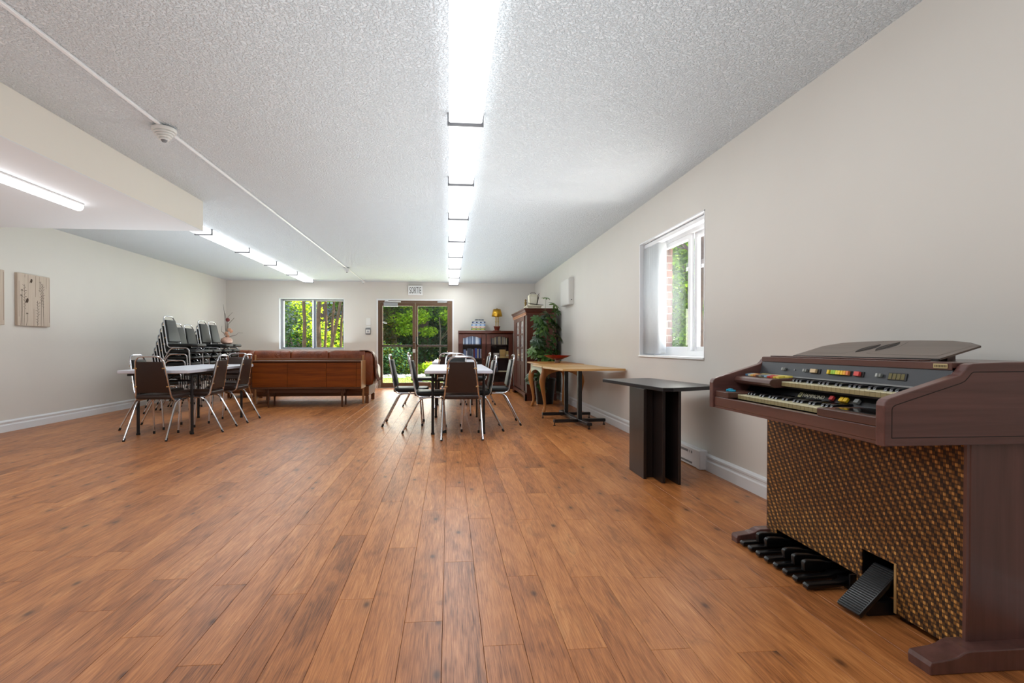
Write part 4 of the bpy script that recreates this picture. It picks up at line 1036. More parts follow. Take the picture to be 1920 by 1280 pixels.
# woven speaker cloth with two openings
def cloth():
    t = NT('woven_speaker_cloth'); tc = t.n('ShaderNodeTexCoord').outputs['Object']; sp = t.n('ShaderNodeSeparateXYZ', {0: tc})
    y, z = sp.outputs[1], sp.outputs[2]
    cw, st = .0092, .0130
    cy = t.math('DIVIDE', y, cw); col = t.math('FLOOR', cy); fr = t.math('FRACT', cy)
    zz = t.math('ADD', t.math('DIVIDE', z, st), t.math('MULTIPLY', col, -1.08)); row = t.math('FLOOR', zz); fz = t.math('FRACT', zz)
    ph = t.math('FLOORED_MODULO', row, 4)
    wn = t.n('ShaderNodeTexWhiteNoise', {'Vector': t.n('ShaderNodeCombineXYZ', {0: col, 1: row, 2: 0}).outputs[0]}, noise_dimensions='3D').outputs[0]
    strand = t.math('POWER', t.math('ABSOLUTE', t.math('SINE', t.math('MULTIPLY', fr, 2 * PI))), .7)
    ends = t.math('POWER', t.math('SINE', t.math('MULTIPLY', fz, PI)), .45)
    lvl = t.n('ShaderNodeValToRGB', {0: t.math('DIVIDE', t.math('ADD', ph, .5), 4)}); lvl.color_ramp.interpolation = 'CONSTANT'
    e = lvl.color_ramp.elements; e[0].position = 0; e[0].color = (1, 1, 1, 1); e[1].position = .25; e[1].color = (.42, .42, .42, 1)
    for p, v in ((.5, .08), (.75, .5)): q = e.new(p); q.color = (v, v, v, 1)
    b = t.math('MULTIPLY', t.math('MULTIPLY', strand, ends), t.math('MULTIPLY', lvl.outputs[0], t.math('MULTIPLY_ADD', wn, .6, .65)))
    t.set('Base Color', t.ramp(b, [(0, lin((26, 15, 7))), (.2, lin((76, 47, 20))), (.58, lin((170, 114, 48))), (1, lin((236, 178, 96)))]))
    t.set('Roughness', .6); t.set('Normal', t.n('ShaderNodeBump', {'Strength': .5, 'Distance': .002, 'Height': b}).outputs[0]); return t.m
M_CLOTH = cloth()
gx0, gx1 = 1.530, 1.5345
g = G().box(gx0, 1.402, .022, gx1, 1.637, .6515).box(gx0, 1.637, .188, gx1, 1.783, .6515).box(gx0, 1.783, .022, gx1, 1.806, .6515).box(gx0, 1.806, .082, gx1, 2.285, .6515).box(gx0, 2.285, .022, gx1, 2.352, .6515)
sc = ob(g, 'speaker_cloth', M_CLOTH)
ob(G().box(gx1 + .0005, 1.402, .0215, gx1 + .014, 1.637, .6515).box(gx1 + .0005, 1.637, .189, gx1 + .014, 1.783, .6515).box(gx1 + .0005, 1.783, .0215, gx1 + .014, 1.806, .6515).box(gx1 + .0005, 1.806, .083, gx1 + .014, 2.285, .6515).box(gx1 + .0005, 2.285, .0215, gx1 + .014, 2.351, .6515), 'speaker_board', M_BLACK)
ob(G().box(1.548, 1.60, .001, 1.80, 1.636, .21).box(1.548, 1.784, .001, 1.80, 1.80, .21).box(1.548, 1.637, .19, 1.80, 1.783, .21).box(1.79, 1.637, .001, 1.80, 1.783, .189), 'pedal_well', M_BLACK)
ob(G().box(1.5265, 1.632, .022, 1.5298, 1.640, .192), 'opening_trim', mat('tan_edge', (176, 138, 86), .6))
# expression pedal
ep = G().box(-.105, -.048, -.012, .105, .048, .008, .006, 2); ep.xf(Matrix.Translation((1.475, 1.690, .083)) @ Matrix.Rotation(math.radians(5), 4, 'Z') @ Matrix.Rotation(-math.radians(40), 4, 'Y'))
exm = ob(ep, 'expression_pedal', M_BLACK, None, 40)
g = G()
for k in range(22): g.box(-.098 + k * .009, -.043, .008, -.098 + k * .009 + .0045, .043, .0092)
g.xf(Matrix.Translation((1.475, 1.690, .083)) @ Matrix.Rotation(math.radians(5), 4, 'Z') @ Matrix.Rotation(-math.radians(40), 4, 'Y'))
tag(ob(g, 'rubber_ribs', M_RUBBER, exm), kind='stuff')
ob(G().box(1.45, 1.66, .0, 1.56, 1.72, .05, .004), 'pedal_bracket', M_BLACK)
# pedal board
ob(G().box(1.536, 1.808, .002, 1.70, 2.284, .030).box(1.69, 1.808, .03, 1.70, 2.284, .081), 'pedal_frame', M_BLACKPL)
ob(G().box(1.505, 1.806, .004, 1.5295, 1.8135, .080), 'pedal_frame_end', M_BLACKPL)
for k in range(8):
    y = 2.318 - k * .0618
    P = [(1.369, .008), (1.367, .020), (1.373, .027), (1.50, .031), (1.535, .040), (1.60, .042), (1.60, .020), (1.40, .006)]
    ob(G().prism(P, 'y', max(y - .036, 1.815), y - .005 + .006 if False else y - .004, .004, 2).fix() if k else G().prism(P, 'y', y - .036, y - .033 + .029, .004, 2).fix(), 'natural_pedal', M_BLACKPL, None, 40)
for k in (0, 1, 3, 4, 5):
    y = 2.318 - k * .0618 - .051
    P = [(1.427, .034), (1.424, .066), (1.430, .074), (1.445, .077), (1.50, .074), (1.53, .066), (1.60, .060), (1.60, .043), (1.53, .041), (1.49, .0335)]
    ob(G().prism(P, 'y', y - .010, y + .012, .004, 2).fix(), 'sharp_pedal', M_BLACKPL, None, 40)
# manuals
wk = G().box(0, -.0104, .0095, .115, .0104, .014, .0010).mesh('white_key', M_IVK)
wl = G().box(.0006, -.0103, -.005, .1, .0103, .0093).mesh('key_lip', M_LIP)
bkm = G().prism([(0, 0), (.004, .009), (.010, .012), (.08, .0135), (.08, 0)], 'y', -.0064, .0064, .0015, 2).fix().mesh('black_key', M_EBK, 40)
def manual(xf, ytop, n, zt, off):
    """white keys run from the low end (far) to the high end (near)"""
    for k in range(n):
        y = ytop - .0109 - k * .0218
        w = link('white_key', wk, og, (xf - OX, y - OY, zt - .014)); link('key_lip', wl, w)
        if (k + off) % 7 in (0, 1, 2, 4, 5) and k < n - 1:
            link('black_key', bkm, og, (xf + .034 - OX, y - .0109 - OY, zt + .0003))
manual(1.298, 2.2165, 26, .7225, 0)
manual(1.398, 2.058, 30, .7915, 0)
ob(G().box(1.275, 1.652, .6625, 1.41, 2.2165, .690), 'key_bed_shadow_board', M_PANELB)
ob(G().box(1.252, 2.218, .7045, 1.40, 2.3295, .7325, .004, 2), 'end_block', M_WALY)
rbk_ = ob(G().box(1.247, 1.4005, .7045, 1.40, 1.6485, .7315, .003, 2), 'end_block', M_WALY)
ob(G().box(1.275, 1.405, .7318, 1.395, 1.60, .7335, .0006), 'glass_plate', mat('smoked_plate', (30, 26, 26), .08), rbk_)
# lower black panel (leans back), hammond lettering and tabs
lp_ = ob(G().prism([(1.404, .725), (1.434, .762), (1.45, .762), (1.45, .725)], 'y', 1.4005, 2.3295).fix(), 'lower_control_panel', M_PANELB)
ob(G().box(1.428, 1.4005, .762, 1.52, 2.3295, .7745), 'manual_shelf', M_PANELB)
TL = Matrix.Translation((1.4185 - OX, 0, .7435)) @ Matrix.Rotation(-PI / 2, 4, 'Z') @ Matrix.Rotation(math.radians(51), 4, 'X')
def on_lower(y): return Matrix.Translation((1.4178 - OX, y - OY, .7437)) @ Matrix.Rotation(-PI / 2, 4, 'Z') @ Matrix.Rotation(math.radians(51), 4, 'X')
M_SILV = mat('silver_lettering', (196, 190, 170), .35, metal=.6)
me = text_mesh('HAMMOND', .0235, M_SILV, .0006, .95); o = link('lettering', me, lp_); o.matrix_local = on_lower(1.893)
g = G().box(-.009, -.0105, 0, .009, .0105, .0012); o = link('emblem', g.mesh('emblem', mat('emblem_plate', (178, 176, 132), .35, metal=.4)), lp_); o.matrix_local = on_lower(1.966)
g = G().box(-.005, -.006, .0012, .005, .006, .0018).box(-.006, -.0012, .0018, .006, .0012, .0022); o = link('emblem_mark', g.mesh('emblem_mark', mat('emblem_dark', (70, 66, 44), .5)), lp_); o.matrix_local = on_lower(1.966)
def tab(name, rgb, y, w, h, d, mtx, parent, mark=None):
    g = G().box(-w / 2, -h / 2, 0, w / 2, h / 2, d, .0012, 2); o = link(name, g.mesh(name, mat('tab_colour', rgb, .35)), parent); o.matrix_local = mtx
    return o
tab('red_tab', (178, 52, 50), 0, .018, .017, .010, on_lower(1.790), lp_); tab('yellow_tab', (220, 178, 22), 0, .0165, .018, .010, on_lower(1.742), lp_); tab('yellow_tab', (220, 178, 22), 0, .0165, .018, .010, on_lower(1.722), lp_)
tab('grey_tab', (120, 122, 120), 0, .019, .016, .012, on_lower(1.670), lp_)
# upper left nose block with tilting tabs
nz = [(1.352, .772), (1.346, .782), (1.350, .794), (1.362, .8005), (1.472, .803), (1.472, .765), (1.37, .763)]
nb = ob(G().prism(nz, 'y', 2.0605, 2.3295, .002).fix(), 'tab_block', M_WALY)
tabs = [(70, 120, 150), (206, 200, 180), (222, 178, 96), (206, 126, 62), (96, 60, 44), (120, 124, 110), (60, 76, 92), (140, 178, 196), (190, 46, 34), (190, 46, 34), (214, 176, 60), (222, 200, 84)]
for k, c in enumerate(tabs):
    y = 2.296 - k * .0205
    tab('colour_tab', c, 0, .0185, .030, .008, Matrix.Translation((1.402 - OX, y - OY, .8045)) @ Matrix.Rotation(-PI / 2, 4, 'Z') @ Matrix.Rotation(math.radians(8), 4, 'X'), nb)
for k, c in enumerate([(222, 206, 120), (218, 188, 96), (206, 150, 80), (222, 214, 180), (216, 208, 160), (226, 208, 110), (224, 204, 96)]):
    y = 2.262 - k * .0300
    tab('colour_tab', c, 0, .028, .022, .008, Matrix.Translation((1.446 - OX, y - OY, .8045)) @ Matrix.Rotation(-PI / 2, 4, 'Z') @ Matrix.Rotation(math.radians(8), 4, 'X'), nb)
# grey upper panel
up_ = ob(G().prism([(1.472, .806), (1.4875, .868), (1.50, .868), (1.50, .806)], 'y', 1.4005, 2.3295).fix(), 'upper_control_panel', M_PANEL)
ob(G().prism([(1.4713, .806), (1.4725, .811), (1.4722, .811), (1.4710, .806)], 'y', 1.401, 2.329).fix(), 'panel_pinstripe', mat('pinstripe_grey', (128, 128, 126), .4), up_)
def on_up(y, dz=0): return Matrix.Translation((1.4797 - OX + dz * .25, y - OY, .838 + dz)) @ Matrix.Rotation(-PI / 2, 4, 'Z') @ Matrix.Rotation(math.radians(76), 4, 'X')
M_SLOT = mat('tab_slot', (12, 12, 14), .4)
def bank(ys, cols, w, h, d=.012):
    a, b = max(ys) + w * .65, min(ys) - w * .95
    g = G().box(-(a - b) / 2, -h * .62, -.001, (a - b) / 2, h * .62, .003, .001); o = link('tab_frame', g.mesh('tab_frame', M_SLOT), up_); o.matrix_local = on_up((a + b) / 2)
    for y, c in zip(ys, cols): tab('rocker_tab', c, 0, w * .92, h, d, on_up(y), up_)
bank([1.966], [(206, 182, 140)], .034, .016)
bank([1.882, 1.862, 1.850, 1.838, 1.826, 1.812, 1.799, 1.786], [(228, 196, 26), (150, 192, 52), (150, 192, 52), (222, 216, 60), (232, 206, 40), (236, 190, 36), (232, 166, 44), (220, 124, 70)], .0125, .016)
bank([1.742], [(212, 74, 68)], .026, .016)
bank([1.606, 1.590, 1.574, 1.558], [(96, 86, 34)] * 4, .0145, .020, .004)
for y in (2.155, 2.018, 1.650):
    g = G().box(-.022, -.0015, -.0005, .014, .0015, .001); o = link('slider_slot', g.mesh('slider_slot', M_SLOT), up_); o.matrix_local = on_up(y)
    for q in (-.007, .008): tab('slider_knob', (176, 178, 174) if q < 0 else (120, 124, 120), 0, .008, .012, .010, on_up(y - q), up_)
g = G().lathe([(0, 0), (.004, 0), (.004, .003), (0, .003)], 10); o = link('indicator_lamp', g.mesh('indicator_lamp', M_GREYPL), up_); o.matrix_local = on_up(2.088)
# model plate on the strip
pm = ob(G().box(1.4815, 1.412, .8725, 1.4839, 1.458, .8865, .0008), 'maker_plate', mat('plate_gold', (196, 178, 132), .4, metal=.3))
g = G(); rpl = random.Random(6)
for k in range(8): yb_ = 1.453 - k * .005; g.box(1.4811, yb_ - .0032, .876, 1.4816, yb_, .883); 
tag(ob(g, 'plate_engraving', mat('plate_dark', (92, 76, 48), .5), pm), kind='stuff')
# sloping music desk; dark leaves laid on, the shade of cut-outs put into colour
def zd(x): return .8965 + .3 * (x - 1.56)
DK = [(1.562, 2.215), (1.566, 1.518), (1.704, 1.512), (1.738, 1.575), (1.762, 1.66), (1.772, 1.80), (1.772, 1.94), (1.762, 2.08), (1.748, 2.153), (1.703, 2.211)]
def deskpoly(pts, d0, d1):
    n = len(pts); P = [(x, y, zd(x) + d0) for x, y in pts] + [(x, y, zd(x) + d1) for x, y in pts]
    g = G().poly(P, [tuple(range(n))[::-1], tuple(range(n, 2 * n))] + [(i, (i + 1) % n, n + (i + 1) % n, n + i) for i in range(n)]); return g.fix()
M_DESK = wood('desk_walnut', (76, 62, 54), (104, 88, 78), 'y', .30, .9, coat=.1)
dk = ob(deskpoly(DK, -.004, .002), 'music_desk', M_DESK)
ob(G().box(1.559, 1.516, .8922, 1.5655, 2.215, .8992, .001), 'desk_front_edge', M_DARKG, dk)
ob(G().box(1.70, 1.62, .891, 1.73, 1.66, zd(1.715) - .0042).box(1.70, 2.06, .891, 1.73, 2.10, zd(1.715) - .0042), 'desk_strut', M_WALY, dk)
def leafshape(a, b, w, n=10):
    a, b = Vector(a), Vector(b); d = b - a; nn = Vector((-d.y, d.x)).normalized(); L, R_ = [], []
    for k in range(n + 1):
        u = k / n; o = w * math.sin(PI * u) ** .8; L.append(a + d * u + nn * o); R_.append(a + d * u - nn * o)
    return [(p.x, p.y) for p in L] + [(p.x, p.y) for p in R_[1:-1][::-1]]
for a, b in (((1.618, 1.925), (1.722, 1.918)), ((1.640, 1.852), (1.752, 1.862))):
    lf = ob(deskpoly(leafshape(a, b, .029), .0018, .0024), 'painted_leaf_hole', M_DARKG, dk)
    ob(deskpoly(leafshape(a, b, .0016), .0024, .0038), 'leaf_rib', M_DESK, lf)
g = G()
for q in ([(1.600, 2.16), (1.600, 1.965), (1.65, 1.945), (1.76, 1.945)], [(1.752, 1.825), (1.69, 1.80), (1.61, 1.86), (1.600, 1.83), (1.590, 1.55), (1.70, 1.535)]):
    for (a, b), (c, d) in zip(q, q[1:]):
        L = math.hypot(c - a, d - b); nx, ny = -(d - b) / L * .0008, (c - a) / L * .0008
        P = [(a + nx, b + ny), (c + nx, d + ny), (c - nx, d - ny), (a - nx, b - ny)]
        g.poly([(x, y, zd(x) + .0024) for x, y in P], [(0, 1, 2, 3)])
ob(g.fix(), 'desk_inlay_line', M_DARKG, dk)
# blue clip lying on the left end block
cp = thing('blue_clip', 'small turquoise plastic clip lying on the organ end block', 'clip', (1.292, 2.262, .7328))
M_TURQ = mat('turquoise_plastic', (34, 150, 182), .35)
G().box(-.008, -.026, 0, .008, .026, .006, .002, 2).box(-.006, -.010, .006, .007, .016, .012, .002, 2).obj('body', M_TURQ, cp)
G().box(-.012, .010, .0, .012, .022, .009, .002, 2).box(-.011, -.024, 0, .011, -.014, .008, .002, 2).obj('jaw', M_TURQ, cp)
# ---------------------------------------------------------------- garden outside
GZ = -.12
def ground_mat(name, a, b, sc=6):
    t = NT(name); tc = t.n('ShaderNodeTexCoord').outputs['Object']
    n = t.n('ShaderNodeTexNoise', {'Vector': tc, 'Scale': sc, 'Detail': 6, 'Roughness': .7}).outputs[0]
    t.set('Base Color', t.ramp(n, [(.3, lin(a)), (.7, lin(b))])); t.set('Roughness', .9); return t.m
M_LAWN = ground_mat('lawn_green', (84, 116, 34), (134, 162, 56), 5)
M_EARTH = ground_mat('shaded_earth', (54, 46, 34), (84, 74, 52), 3)
tag(G().box(-30, YB + TH, GZ - .3, 30, 60, GZ).obj('ground', M_LAWN), kind='structure')
tag(G().box(XR + RT, -6, GZ - .3, 8.5, YB + TH, GZ).obj('ground', mat('pale_bounce_ground', (200, 194, 184), .9, noise=.06)), kind='structure')  # unseen pale ground, made wide to bounce sun into the side window
tag(G().box(8.5, -6, GZ - .3, 30, YB + TH, GZ).obj('ground', M_LAWN), kind='structure')
g = G(); rg = random.Random(9)
for k in range(9000):
    x = rg.uniform(-4.2, 2.2); y = rg.uniform(12.6, 19.4); h = rg.uniform(.03, .075); a = rg.uniform(0, PI); w = .006
    dx, dy = math.cos(a) * w, math.sin(a) * w; lx, ly = rg.uniform(-.03, .03), rg.uniform(-.03, .03)
    g.poly([(x - dx, y - dy, GZ), (x + dx, y + dy, GZ), (x + lx, y + ly, GZ + h)], [(0, 1, 2)])
M_BLADE = NT('grass_blade'); t = M_BLADE
rr0 = t.n('ShaderNodeNewGeometry').outputs['Random Per Island']; t.set('Base Color', t.ramp(rr0, [(0, lin((92, 132, 30))), (1, lin((160, 186, 66)))])); t.set('Roughness', .6); M_BLADE = t.m
tag(g.obj('grass', M_BLADE), kind='stuff')
# stepping slabs and pebbles along the bed
for k, (x, y) in enumerate(((-2.35, 17.55), (-1.75, 17.5))):
    t = thing('stepping_slab', 'pale concrete slab in the lawn, %s of the pair beyond the exit door' % ['left', 'right'][k], 'slab', (x, y, GZ))
    G().prism([(-.28, -.19), (.27, -.2), (.29, .17), (-.26, .2)], 'z', 0, .04, .01, 2).fix().obj('slab', mat('pale_concrete', (196, 190, 182), .8, noise=.1), t)
g = G()
for k in range(420):
    x = rg.uniform(-4.4, 1.6); y = 18.5 + rg.uniform(-.55, .6) + .1 * math.sin(x * 2); s = rg.uniform(.03, .075)
    m = Matrix.Translation((x, y, GZ + s * .35)) @ Matrix.Rotation(rg.uniform(0, 6), 4, 'Z') @ Matrix.Diagonal((s * 1.3, s, s * .7, 1))
    bmesh.ops.create_icosphere(g.b, subdivisions=1, radius=1, matrix=m)
M_PEB = NT('pebbles'); t = M_PEB
rr0 = t.n('ShaderNodeNewGeometry').outputs['Random Per Island']; t.set('Base Color', t.ramp(rr0, [(0, lin((120, 110, 104))), (1, lin((206, 198, 192)))])); t.set('Roughness', .8)
tag(g.obj('pebbles', t.m), kind='stuff')

def leaf_mat(name, cols, trans=.45):
    t = NT(name); r = t.n('ShaderNodeNewGeometry').outputs['Random Per Island']
    c = t.ramp(r, [(i / (len(cols) - 1), lin(q)) for i, q in enumerate(cols)])
    t.set('Base Color', c); t.set('Roughness', .8); t.set('Specular IOR Level', .15)
    tr = t.n('ShaderNodeBsdfTranslucent', {0: t.mix(.45, c, lin((210, 226, 40)))})
    mx = t.n('ShaderNodeMixShader', {0: trans, 1: t.p.outputs[0], 2: tr.outputs[0]}); t.t.links.new(mx.outputs[0], t.out.inputs[0]); return t.m
M_FOL = leaf_mat('maple_leaves', [(30, 66, 30), (72, 120, 38), (138, 180, 54)], .5)
M_FOLD = leaf_mat('dark_leaves', [(20, 46, 34), (38, 74, 48), (70, 106, 58)], .12)
M_FOLY = leaf_mat('bright_leaves', [(98, 130, 28), (140, 166, 36), (176, 188, 52)], .45)
M_BARK = mat('bark', (86, 68, 56), .9, noise=.35, nscale=10, bump=.8, bscale=30)
M_BARKR = mat('reddish_bark', (92, 62, 46), .9, noise=.35, nscale=10, bump=.8, bscale=30)
def crown(blobs, n, size, seed):
    r = random.Random(seed); g = G(); tot = sum(b[3] ** 2 for b in blobs)
    V, F = [], []
    for bx, by, bz, br, bh in blobs:
        for k in range(int(n * br * br / tot)):
            d = Vector((r.gauss(0, 1), r.gauss(0, 1), r.gauss(0, 1))).normalized(); q = br * (r.random() ** .4)
            c = Vector((bx + d.x * q, by + d.y * q, bz + d.z * q * bh))
            nrm = (Vector((r.gauss(0, .8), r.gauss(0, .8), 1.0))).normalized(); u = nrm.orthogonal().normalized(); a = r.uniform(0, 6.28)
            w = nrm.cross(u); u, w = u * math.cos(a) + w * math.sin(a), w * math.cos(a) - u * math.sin(a)
            s = size * r.uniform(.7, 1.3); i = len(V)
            V += [c - u * s, c - u * s * .1 + w * s * .62 + nrm * s * .12, c + u * s, c - u * s * .1 - w * s * .62 + nrm * s * .12]
            F += [(i, i + 1, i + 2), (i, i + 2, i + 3)]
    me = bpy.data.meshes.new('crown'); me.from_pydata([tuple(v) for v in V], [], F); return me
def tree(name, label, x, y, h, trunk_r, blobs, n, size, m, seed, bark=M_BARK, lean=(0, 0), group=None, z0=GZ):
    t = thing(name, label, 'tree', (x, y, z0), 0, group)
    r = random.Random(seed); P = [(lean[0] * k / 5 + r.uniform(-.04, .04) * (k > 0), lean[1] * k / 5, h * k / 5) for k in range(6)]
    G().tube(P, trunk_r, 9, rs=[trunk_r * (1.25 - .15 * k) for k in range(6)]).obj('trunk', bark, t, 60)
    for k in range(4):
        a = r.uniform(0, 6.28); b = Vector(P[3 + k % 3]); e = b + Vector((math.cos(a) * 1.1, math.sin(a) * .8, r.uniform(.3, .9)))
        G().tube([b, (b + e) / 2 + Vector((0, 0, .1)), e], .03, 6, rs=[trunk_r * .45, trunk_r * .3, .012]).obj('branch', bark, t, 60)
    if blobs:
        me = crown(blobs, n, size, seed); me.materials.append(m); tag(link('crown', me, t), kind='stuff')
    return t
# trees seen through the exit door
tree('maple_tree', 'maple with bright leaves and grey trunk beyond the left door leaf', -2.25, 21.3, 4.2, .11, [(-.6, -.2, 3.6, 1.7, .8), (.9, .4, 3.5, 1.6, .8), (-.3, .9, 5.0, 2.2, .8), (-1.8, 0, 3.4, 1.3, .8)], 15000, .07, M_FOL, 1)
tree('maple_tree', 'maple with sunlit lower branches beyond the right door leaf', 1.2, 21.9, 4.0, .11, [(-.6, 0, 3.0, 1.7, .8), (.7, .5, 3.4, 1.8, .8), (-1.4, .4, 4.4, 1.8, .8), (.2, 0, 5.2, 2.2, .8)], 16000, .07, M_FOL, 2)
tree('young_tree', 'yellow-green young tree in front of the maples', -.35, 20.6, 2.2, .04, [(-.9, 0, 2.25, .55, .6), (.5, .1, 2.3, .6, .5), (1.5, .2, 2.9, .6, .6), (-1.6, 0, 2.1, .5, .6), (-1.4, 0, 1.75, .5, .6), (-.5, .2, 1.65, .4, .6), (.9, 0, 1.85, .55, .6), (1.7, .1, 1.9, .5, .6), (-1.2, 0, 2.8, .5, .6)], 4200, .06, M_FOLY, 3)
for k, (x, y) in enumerate(((-6.5, 34), (-1.0, 34.5), (3.0, 35), (6, 34.5))):
    tree('dark_tree', 'tall dark tree closing the back of the garden, %s' % ['farthest left of the last row', 'behind the left door leaf', 'behind the right door leaf', 'farthest right of the last row'][k], x, y, 6, .2,
         [(-1, 0, 2.2, 2.4, 1), (1.3, 0, 2.6, 2.5, 1), (0, .3, 5, 3, 1), (0, .2, 8.4, 3, 1)], 9000, .20, M_FOLD, 90 + k, group='trees at the back of the garden')
for k, (x, y) in enumerate(((-1.5, 27), (3.2, 27.4), (7.2, 27))):
    tree('shade_tree', 'tall shade tree whose crown spreads above the door view, %s' % ['left of three', 'middle of three', 'right of three'][k], x, y, 9, .16,
         [(-1, 0, 7.6, 2.6, .8), (1.6, .5, 7.9, 2.6, .8), (0, -.5, 10, 2.8, .9)], 9000, .16, M_FOL, 110 + k, group='tall shade trees')
rt_ = random.Random(12)
for k, (x, y) in enumerate(((-8.5, 29), (-5.4, 30.5), (-2.4, 29.5), (.8, 31), (3.8, 29.5), (7, 30), (-11, 27))):
    tree('dark_tree', 'dark leafy tree at the back of the garden, %s from the left' % ['second', 'third', 'fourth', 'fifth', 'sixth', 'seventh', 'leftmost'][k], x, y, 5, .16,
         [(-.8, 0, 1.6, 1.7, 1), (.9, 0, 1.8, 1.7, 1), (0, .3, 3.4, 2.2, 1), (-.6, .2, 5.6, 2.4, 1), (.8, 0, 7.2, 2.2, 1)], 11000, .12, M_FOLD, 20 + k, group='trees at the back of the garden')
# clipped low hedge strip in the sun, shrubs behind it
def bush(name, label, x, y, blobs, n, size, m, seed, cat='shrub', z0=GZ):
    t = thing(name, label, cat, (x, y, z0)); me = crown(blobs, n, size, seed); me.materials.append(m); tag(link('foliage', me, t), kind='stuff')
    G().tube([(0, 0, 0), (.02, 0, .15), (0, .02, .3)], .02, 6).obj('stem', M_BARK, t); return t
bush('low_hedge', 'low sunlit yellow-green hedge beyond the lawn', -1.4, 19.75, [(-3.2 + .5 * k, 0, .16, .34, .75) for k in range(14)], 5200, .05, M_FOLY, 30, 'hedge')
bush('dark_shrub', 'dark blue-green shrub behind the hedge on the left', -2.9, 23.5, [(-1.6, 0, .9, 1.1, 1), (0, 0, 1.1, 1.2, 1), (1.3, .2, .9, 1.1, 1), (.4, .4, 2.0, 1.0, 1)], 9000, .07, M_FOLD, 31)
bush('dark_shrub', 'dark shrub behind the hedge on the right', 1.8, 24.6, [(-1.2, 0, .8, 1.0, 1), (.3, 0, 1.0, 1.1, 1), (1.6, .2, .9, 1.1, 1), (.6, .4, 2.0, 1.0, 1)], 8000, .07, M_FOLD, 32)
bush('pale_shrub', 'pale green round shrub by the right door leaf', .55, 18.6, [(0, 0, .55, .32, .9), (.3, .1, .75, .24, 1)], 700, .05, M_FOL, 33)
pt = thing('garden_planter', 'dark round garden planter with small flowers in the flower bed', 'planter', (-.62, 17.2, GZ))
G().lathe([(0, 0), (.15, 0), (.19, .28), (.2, .28), (.2, .31), (.17, .31), (.16, .27), (0, .27)], 18).obj('pot', mat('dark_pot', (58, 60, 60), .6), pt, 40)
me = crown([(0, 0, .4, .26, .7)], 260, .045, 40); me.materials.append(M_FOLY); tag(link('foliage', me, pt), kind='stuff')
g = G()
for k in range(14):
    a = k * 2.4; q = .05 + .012 * k; g.poly([(q * math.cos(a) + .02 * math.cos(b), q * math.sin(a) + .02 * math.sin(b), .52 + .05 * math.sin(k * 3) + .006 * (j % 2)) for j, b in enumerate([i * PI / 3 for i in range(6)])], [(0, 1, 2, 3, 4, 5)])
tag(g.obj('flowers', mat('pink_petals', (226, 150, 160), .6), pt), kind='stuff')
# trunks and neighbour's house seen through the back window
for k, (x, y, r, l, lab) in enumerate(((-4.13, 15.2, .052, (-.06, 0), 'slim reddish trunk seen through the left window half'), (-3.68, 15.0, .066, (-.03, .1), 'thick dark trunk at the middle of the back window'), (-3.70, 15.9, .04, (-.02, 0), 'thin dark trunk just right of the thick one'),
                                       (-3.61, 16.2, .042, (.2, .1), 'dark trunk with a side branch in the right window half'), (-3.25, 14.7, .046, (.78, .1), 'leaning trunk in the right window half'), (-3.08, 14.9, .035, (.42, .1), 'thin leaning trunk at the right edge of the back window'))):
    tree('cedar_tree', lab, x - l[0] * .24, y, 4.4, r, [(l[0] * .9 - .2, .3, 4.0, .9, .6), (l[0] + .5, .2, 4.6, 1.0, .6)], 900, .07, M_FOLD, 50 + k, M_BARKR, l, 'trunks outside the back window')
tree('maple_tree', 'bright maple sapling between the trunks outside the back window', -4.7, 18.2, 2.4, .03, [(.0, 0, 1.6, .7, .8), (.7, -.3, 1.1, .6, .9), (-.2, .2, 2.4, .6, .8), (1.15, 0, 1.8, .45, .8)], 1500, .06, M_FOLY, 60)
bush('dark_shrub', 'large dark shrub left outside the back window', -5.6, 18.4, [(-.8, 0, .7, .9, 1), (.3, 0, 1.0, 1.0, 1), (-.3, .3, 2.2, 1.0, 1), (.6, 0, .4, .8, 1), (-1.2, 0, 2.8, 1.2, 1)], 8000, .055, M_FOLD, 61)
bush('dark_shrub', 'dark shrub low behind the leaning trunks outside the back window', -3.1, 19.2, [(-.9, 0, .5, .7, 1), (.3, 0, .6, .8, 1), (1.2, 0, .5, .7, 1)], 4000, .055, M_FOLD, 62)
bush('brown_thicket', 'brown and dark green thicket behind the leaning trunks', -3.75, 20.6, [(-.6, 0, 1.6, .8, 1), (.4, 0, 1.2, .9, 1), (1.1, 0, 1.8, .8, 1), (0, .2, 2.6, 1.0, 1), (1.0, .1, 3.2, 1.0, 1)], 5000, .06, leaf_mat('brown_cedar_foliage', [(52, 36, 24), (84, 62, 34), (70, 82, 40)], .15), 63)
M_BRICK = NT('brown_brick'); t = M_BRICK
rr0 = t.n('ShaderNodeNewGeometry').outputs['Random Per Island']; t.set('Base Color', t.ramp(rr0, [(0, lin((66, 44, 38))), (1, lin((104, 70, 60)))])); t.set('Roughness', .9); M_BRICK = t.m
M_MORTAR = mat('mortar', (150, 142, 134), .9)
nh = thing('neighbour_house', 'brown brick house with a pale sill band behind the trees', 'house', (-6.0, 25.2, GZ))
G().box(-5, 0, 0, 5, .3, 5.4).obj('wall', mat('house_brick', (92, 66, 56), .9, noise=.15, nscale=30), nh)
G().box(-2.2, -.1, 1.72, 4.6, -.001, 1.86).obj('sill_band', mat('pale_sill', (176, 176, 180), .7), nh)
for a in (-1.9, .2, 2.3):
    f = G().box(a, -.05, 1.865, a + 1.7, -.001, 3.1).obj('window', mat('house_window', (46, 48, 56), .25), nh)
    G().box(a - .05, -.06, 1.87, a - .001, -.001, 3.15).box(a + 1.701, -.06, 1.87, a + 1.75, -.001, 3.15).box(a - .05, -.06, 3.101, a + 1.75, -.001, 3.15).obj('frame', M_WHITE, f)
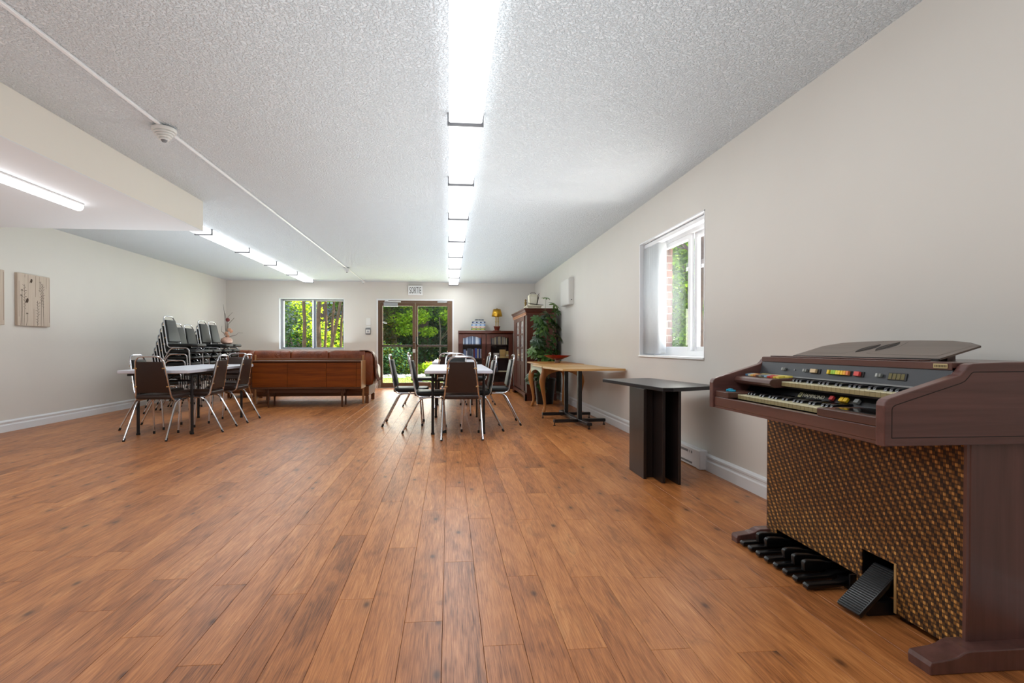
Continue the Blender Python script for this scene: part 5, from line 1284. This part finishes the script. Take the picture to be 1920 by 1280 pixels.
# brick facing and trees outside the side window
bw_ = struct('wall_facing')
xo = XR + RT + .003
G().box(xo + .004, YF, 0, xo + .10, RY0 - .006, 2.9).box(xo + .004, RY1 + .006, 0, xo + .10, YB, 2.9).obj('mortar_core', M_MORTAR, bw_)
g = G()
for rr_i in range(37):
    z = .01 + rr_i * .075; o = .105 if rr_i % 2 else 0
    for k in range(31):
        y = RY1 - .105 + k * .21 + o
        if y + .2 < YB: g.box(xo + .085, max(y, RY1), z, xo + .106, y + .2, z + .064)
    x = xo - .002 if rr_i % 2 else xo + .052
    g.box(xo - .002, RY1, z, xo + .05 if rr_i % 2 else xo + .084, RY1 + .012, z + .064)
    if rr_i % 2: g.box(xo + .06, RY1, z, xo + .084, RY1 + .012, z + .064)
tag(g.obj('bricks', M_BRICK, bw_), kind='stuff')
tree('maple_tree', 'sunlit leafy tree outside the side window', 5.6, 11.5, 3.6, .10, [(-.9, 0, 1.3, 1.1, 1), (-.3, -.4, 2.6, 1.3, 1), (.5, 0, 3.6, 1.6, .9), (.8, 0, 1.6, 1.1, 1), (-1.0, .3, 3.8, 1.2, 1)], 15000, .06, M_FOL, 70)
tree('dark_tree', 'dark trunked tree at the edge of the side window', 4.35, 8.6, 4.2, .075, [(.8, .3, 3.4, .9, .8), (.0, .2, 4.2, 1.0, .7)], 1800, .09, M_FOLD, 71)
for k, (x, y) in enumerate(((7.5, 15), (9.5, 17.5), (11, 13))):
    tree('dark_tree', 'leafy tree far outside the side window, %s' % ['nearest of three', 'middle of three', 'farthest right of three'][k], x, y, 5, .14, [(-.8, 0, 1.4, 1.5, 1), (.9, 0, 1.8, 1.6, 1), (0, .3, 3.4, 2.0, 1), (-.6, .2, 5.4, 2.2, 1)], 6000, .13, M_FOLD if k else M_FOL, 72 + k)
tag(G().box(XR + RT + .12, YF, 2.42, XR + RT + 1.15, YB, 2.6).obj('unseen_eave', M_WHITE), kind='structure')  # added eave, out of view, keeps direct sun off the side window
# added canopy slab, out of view, limits the sun falling through the door
tag(G().box(-4.6, YB + TH, 2.42, 1.4, YB + TH + .2, 2.6).obj('unseen_canopy', M_WHITE), kind='structure')
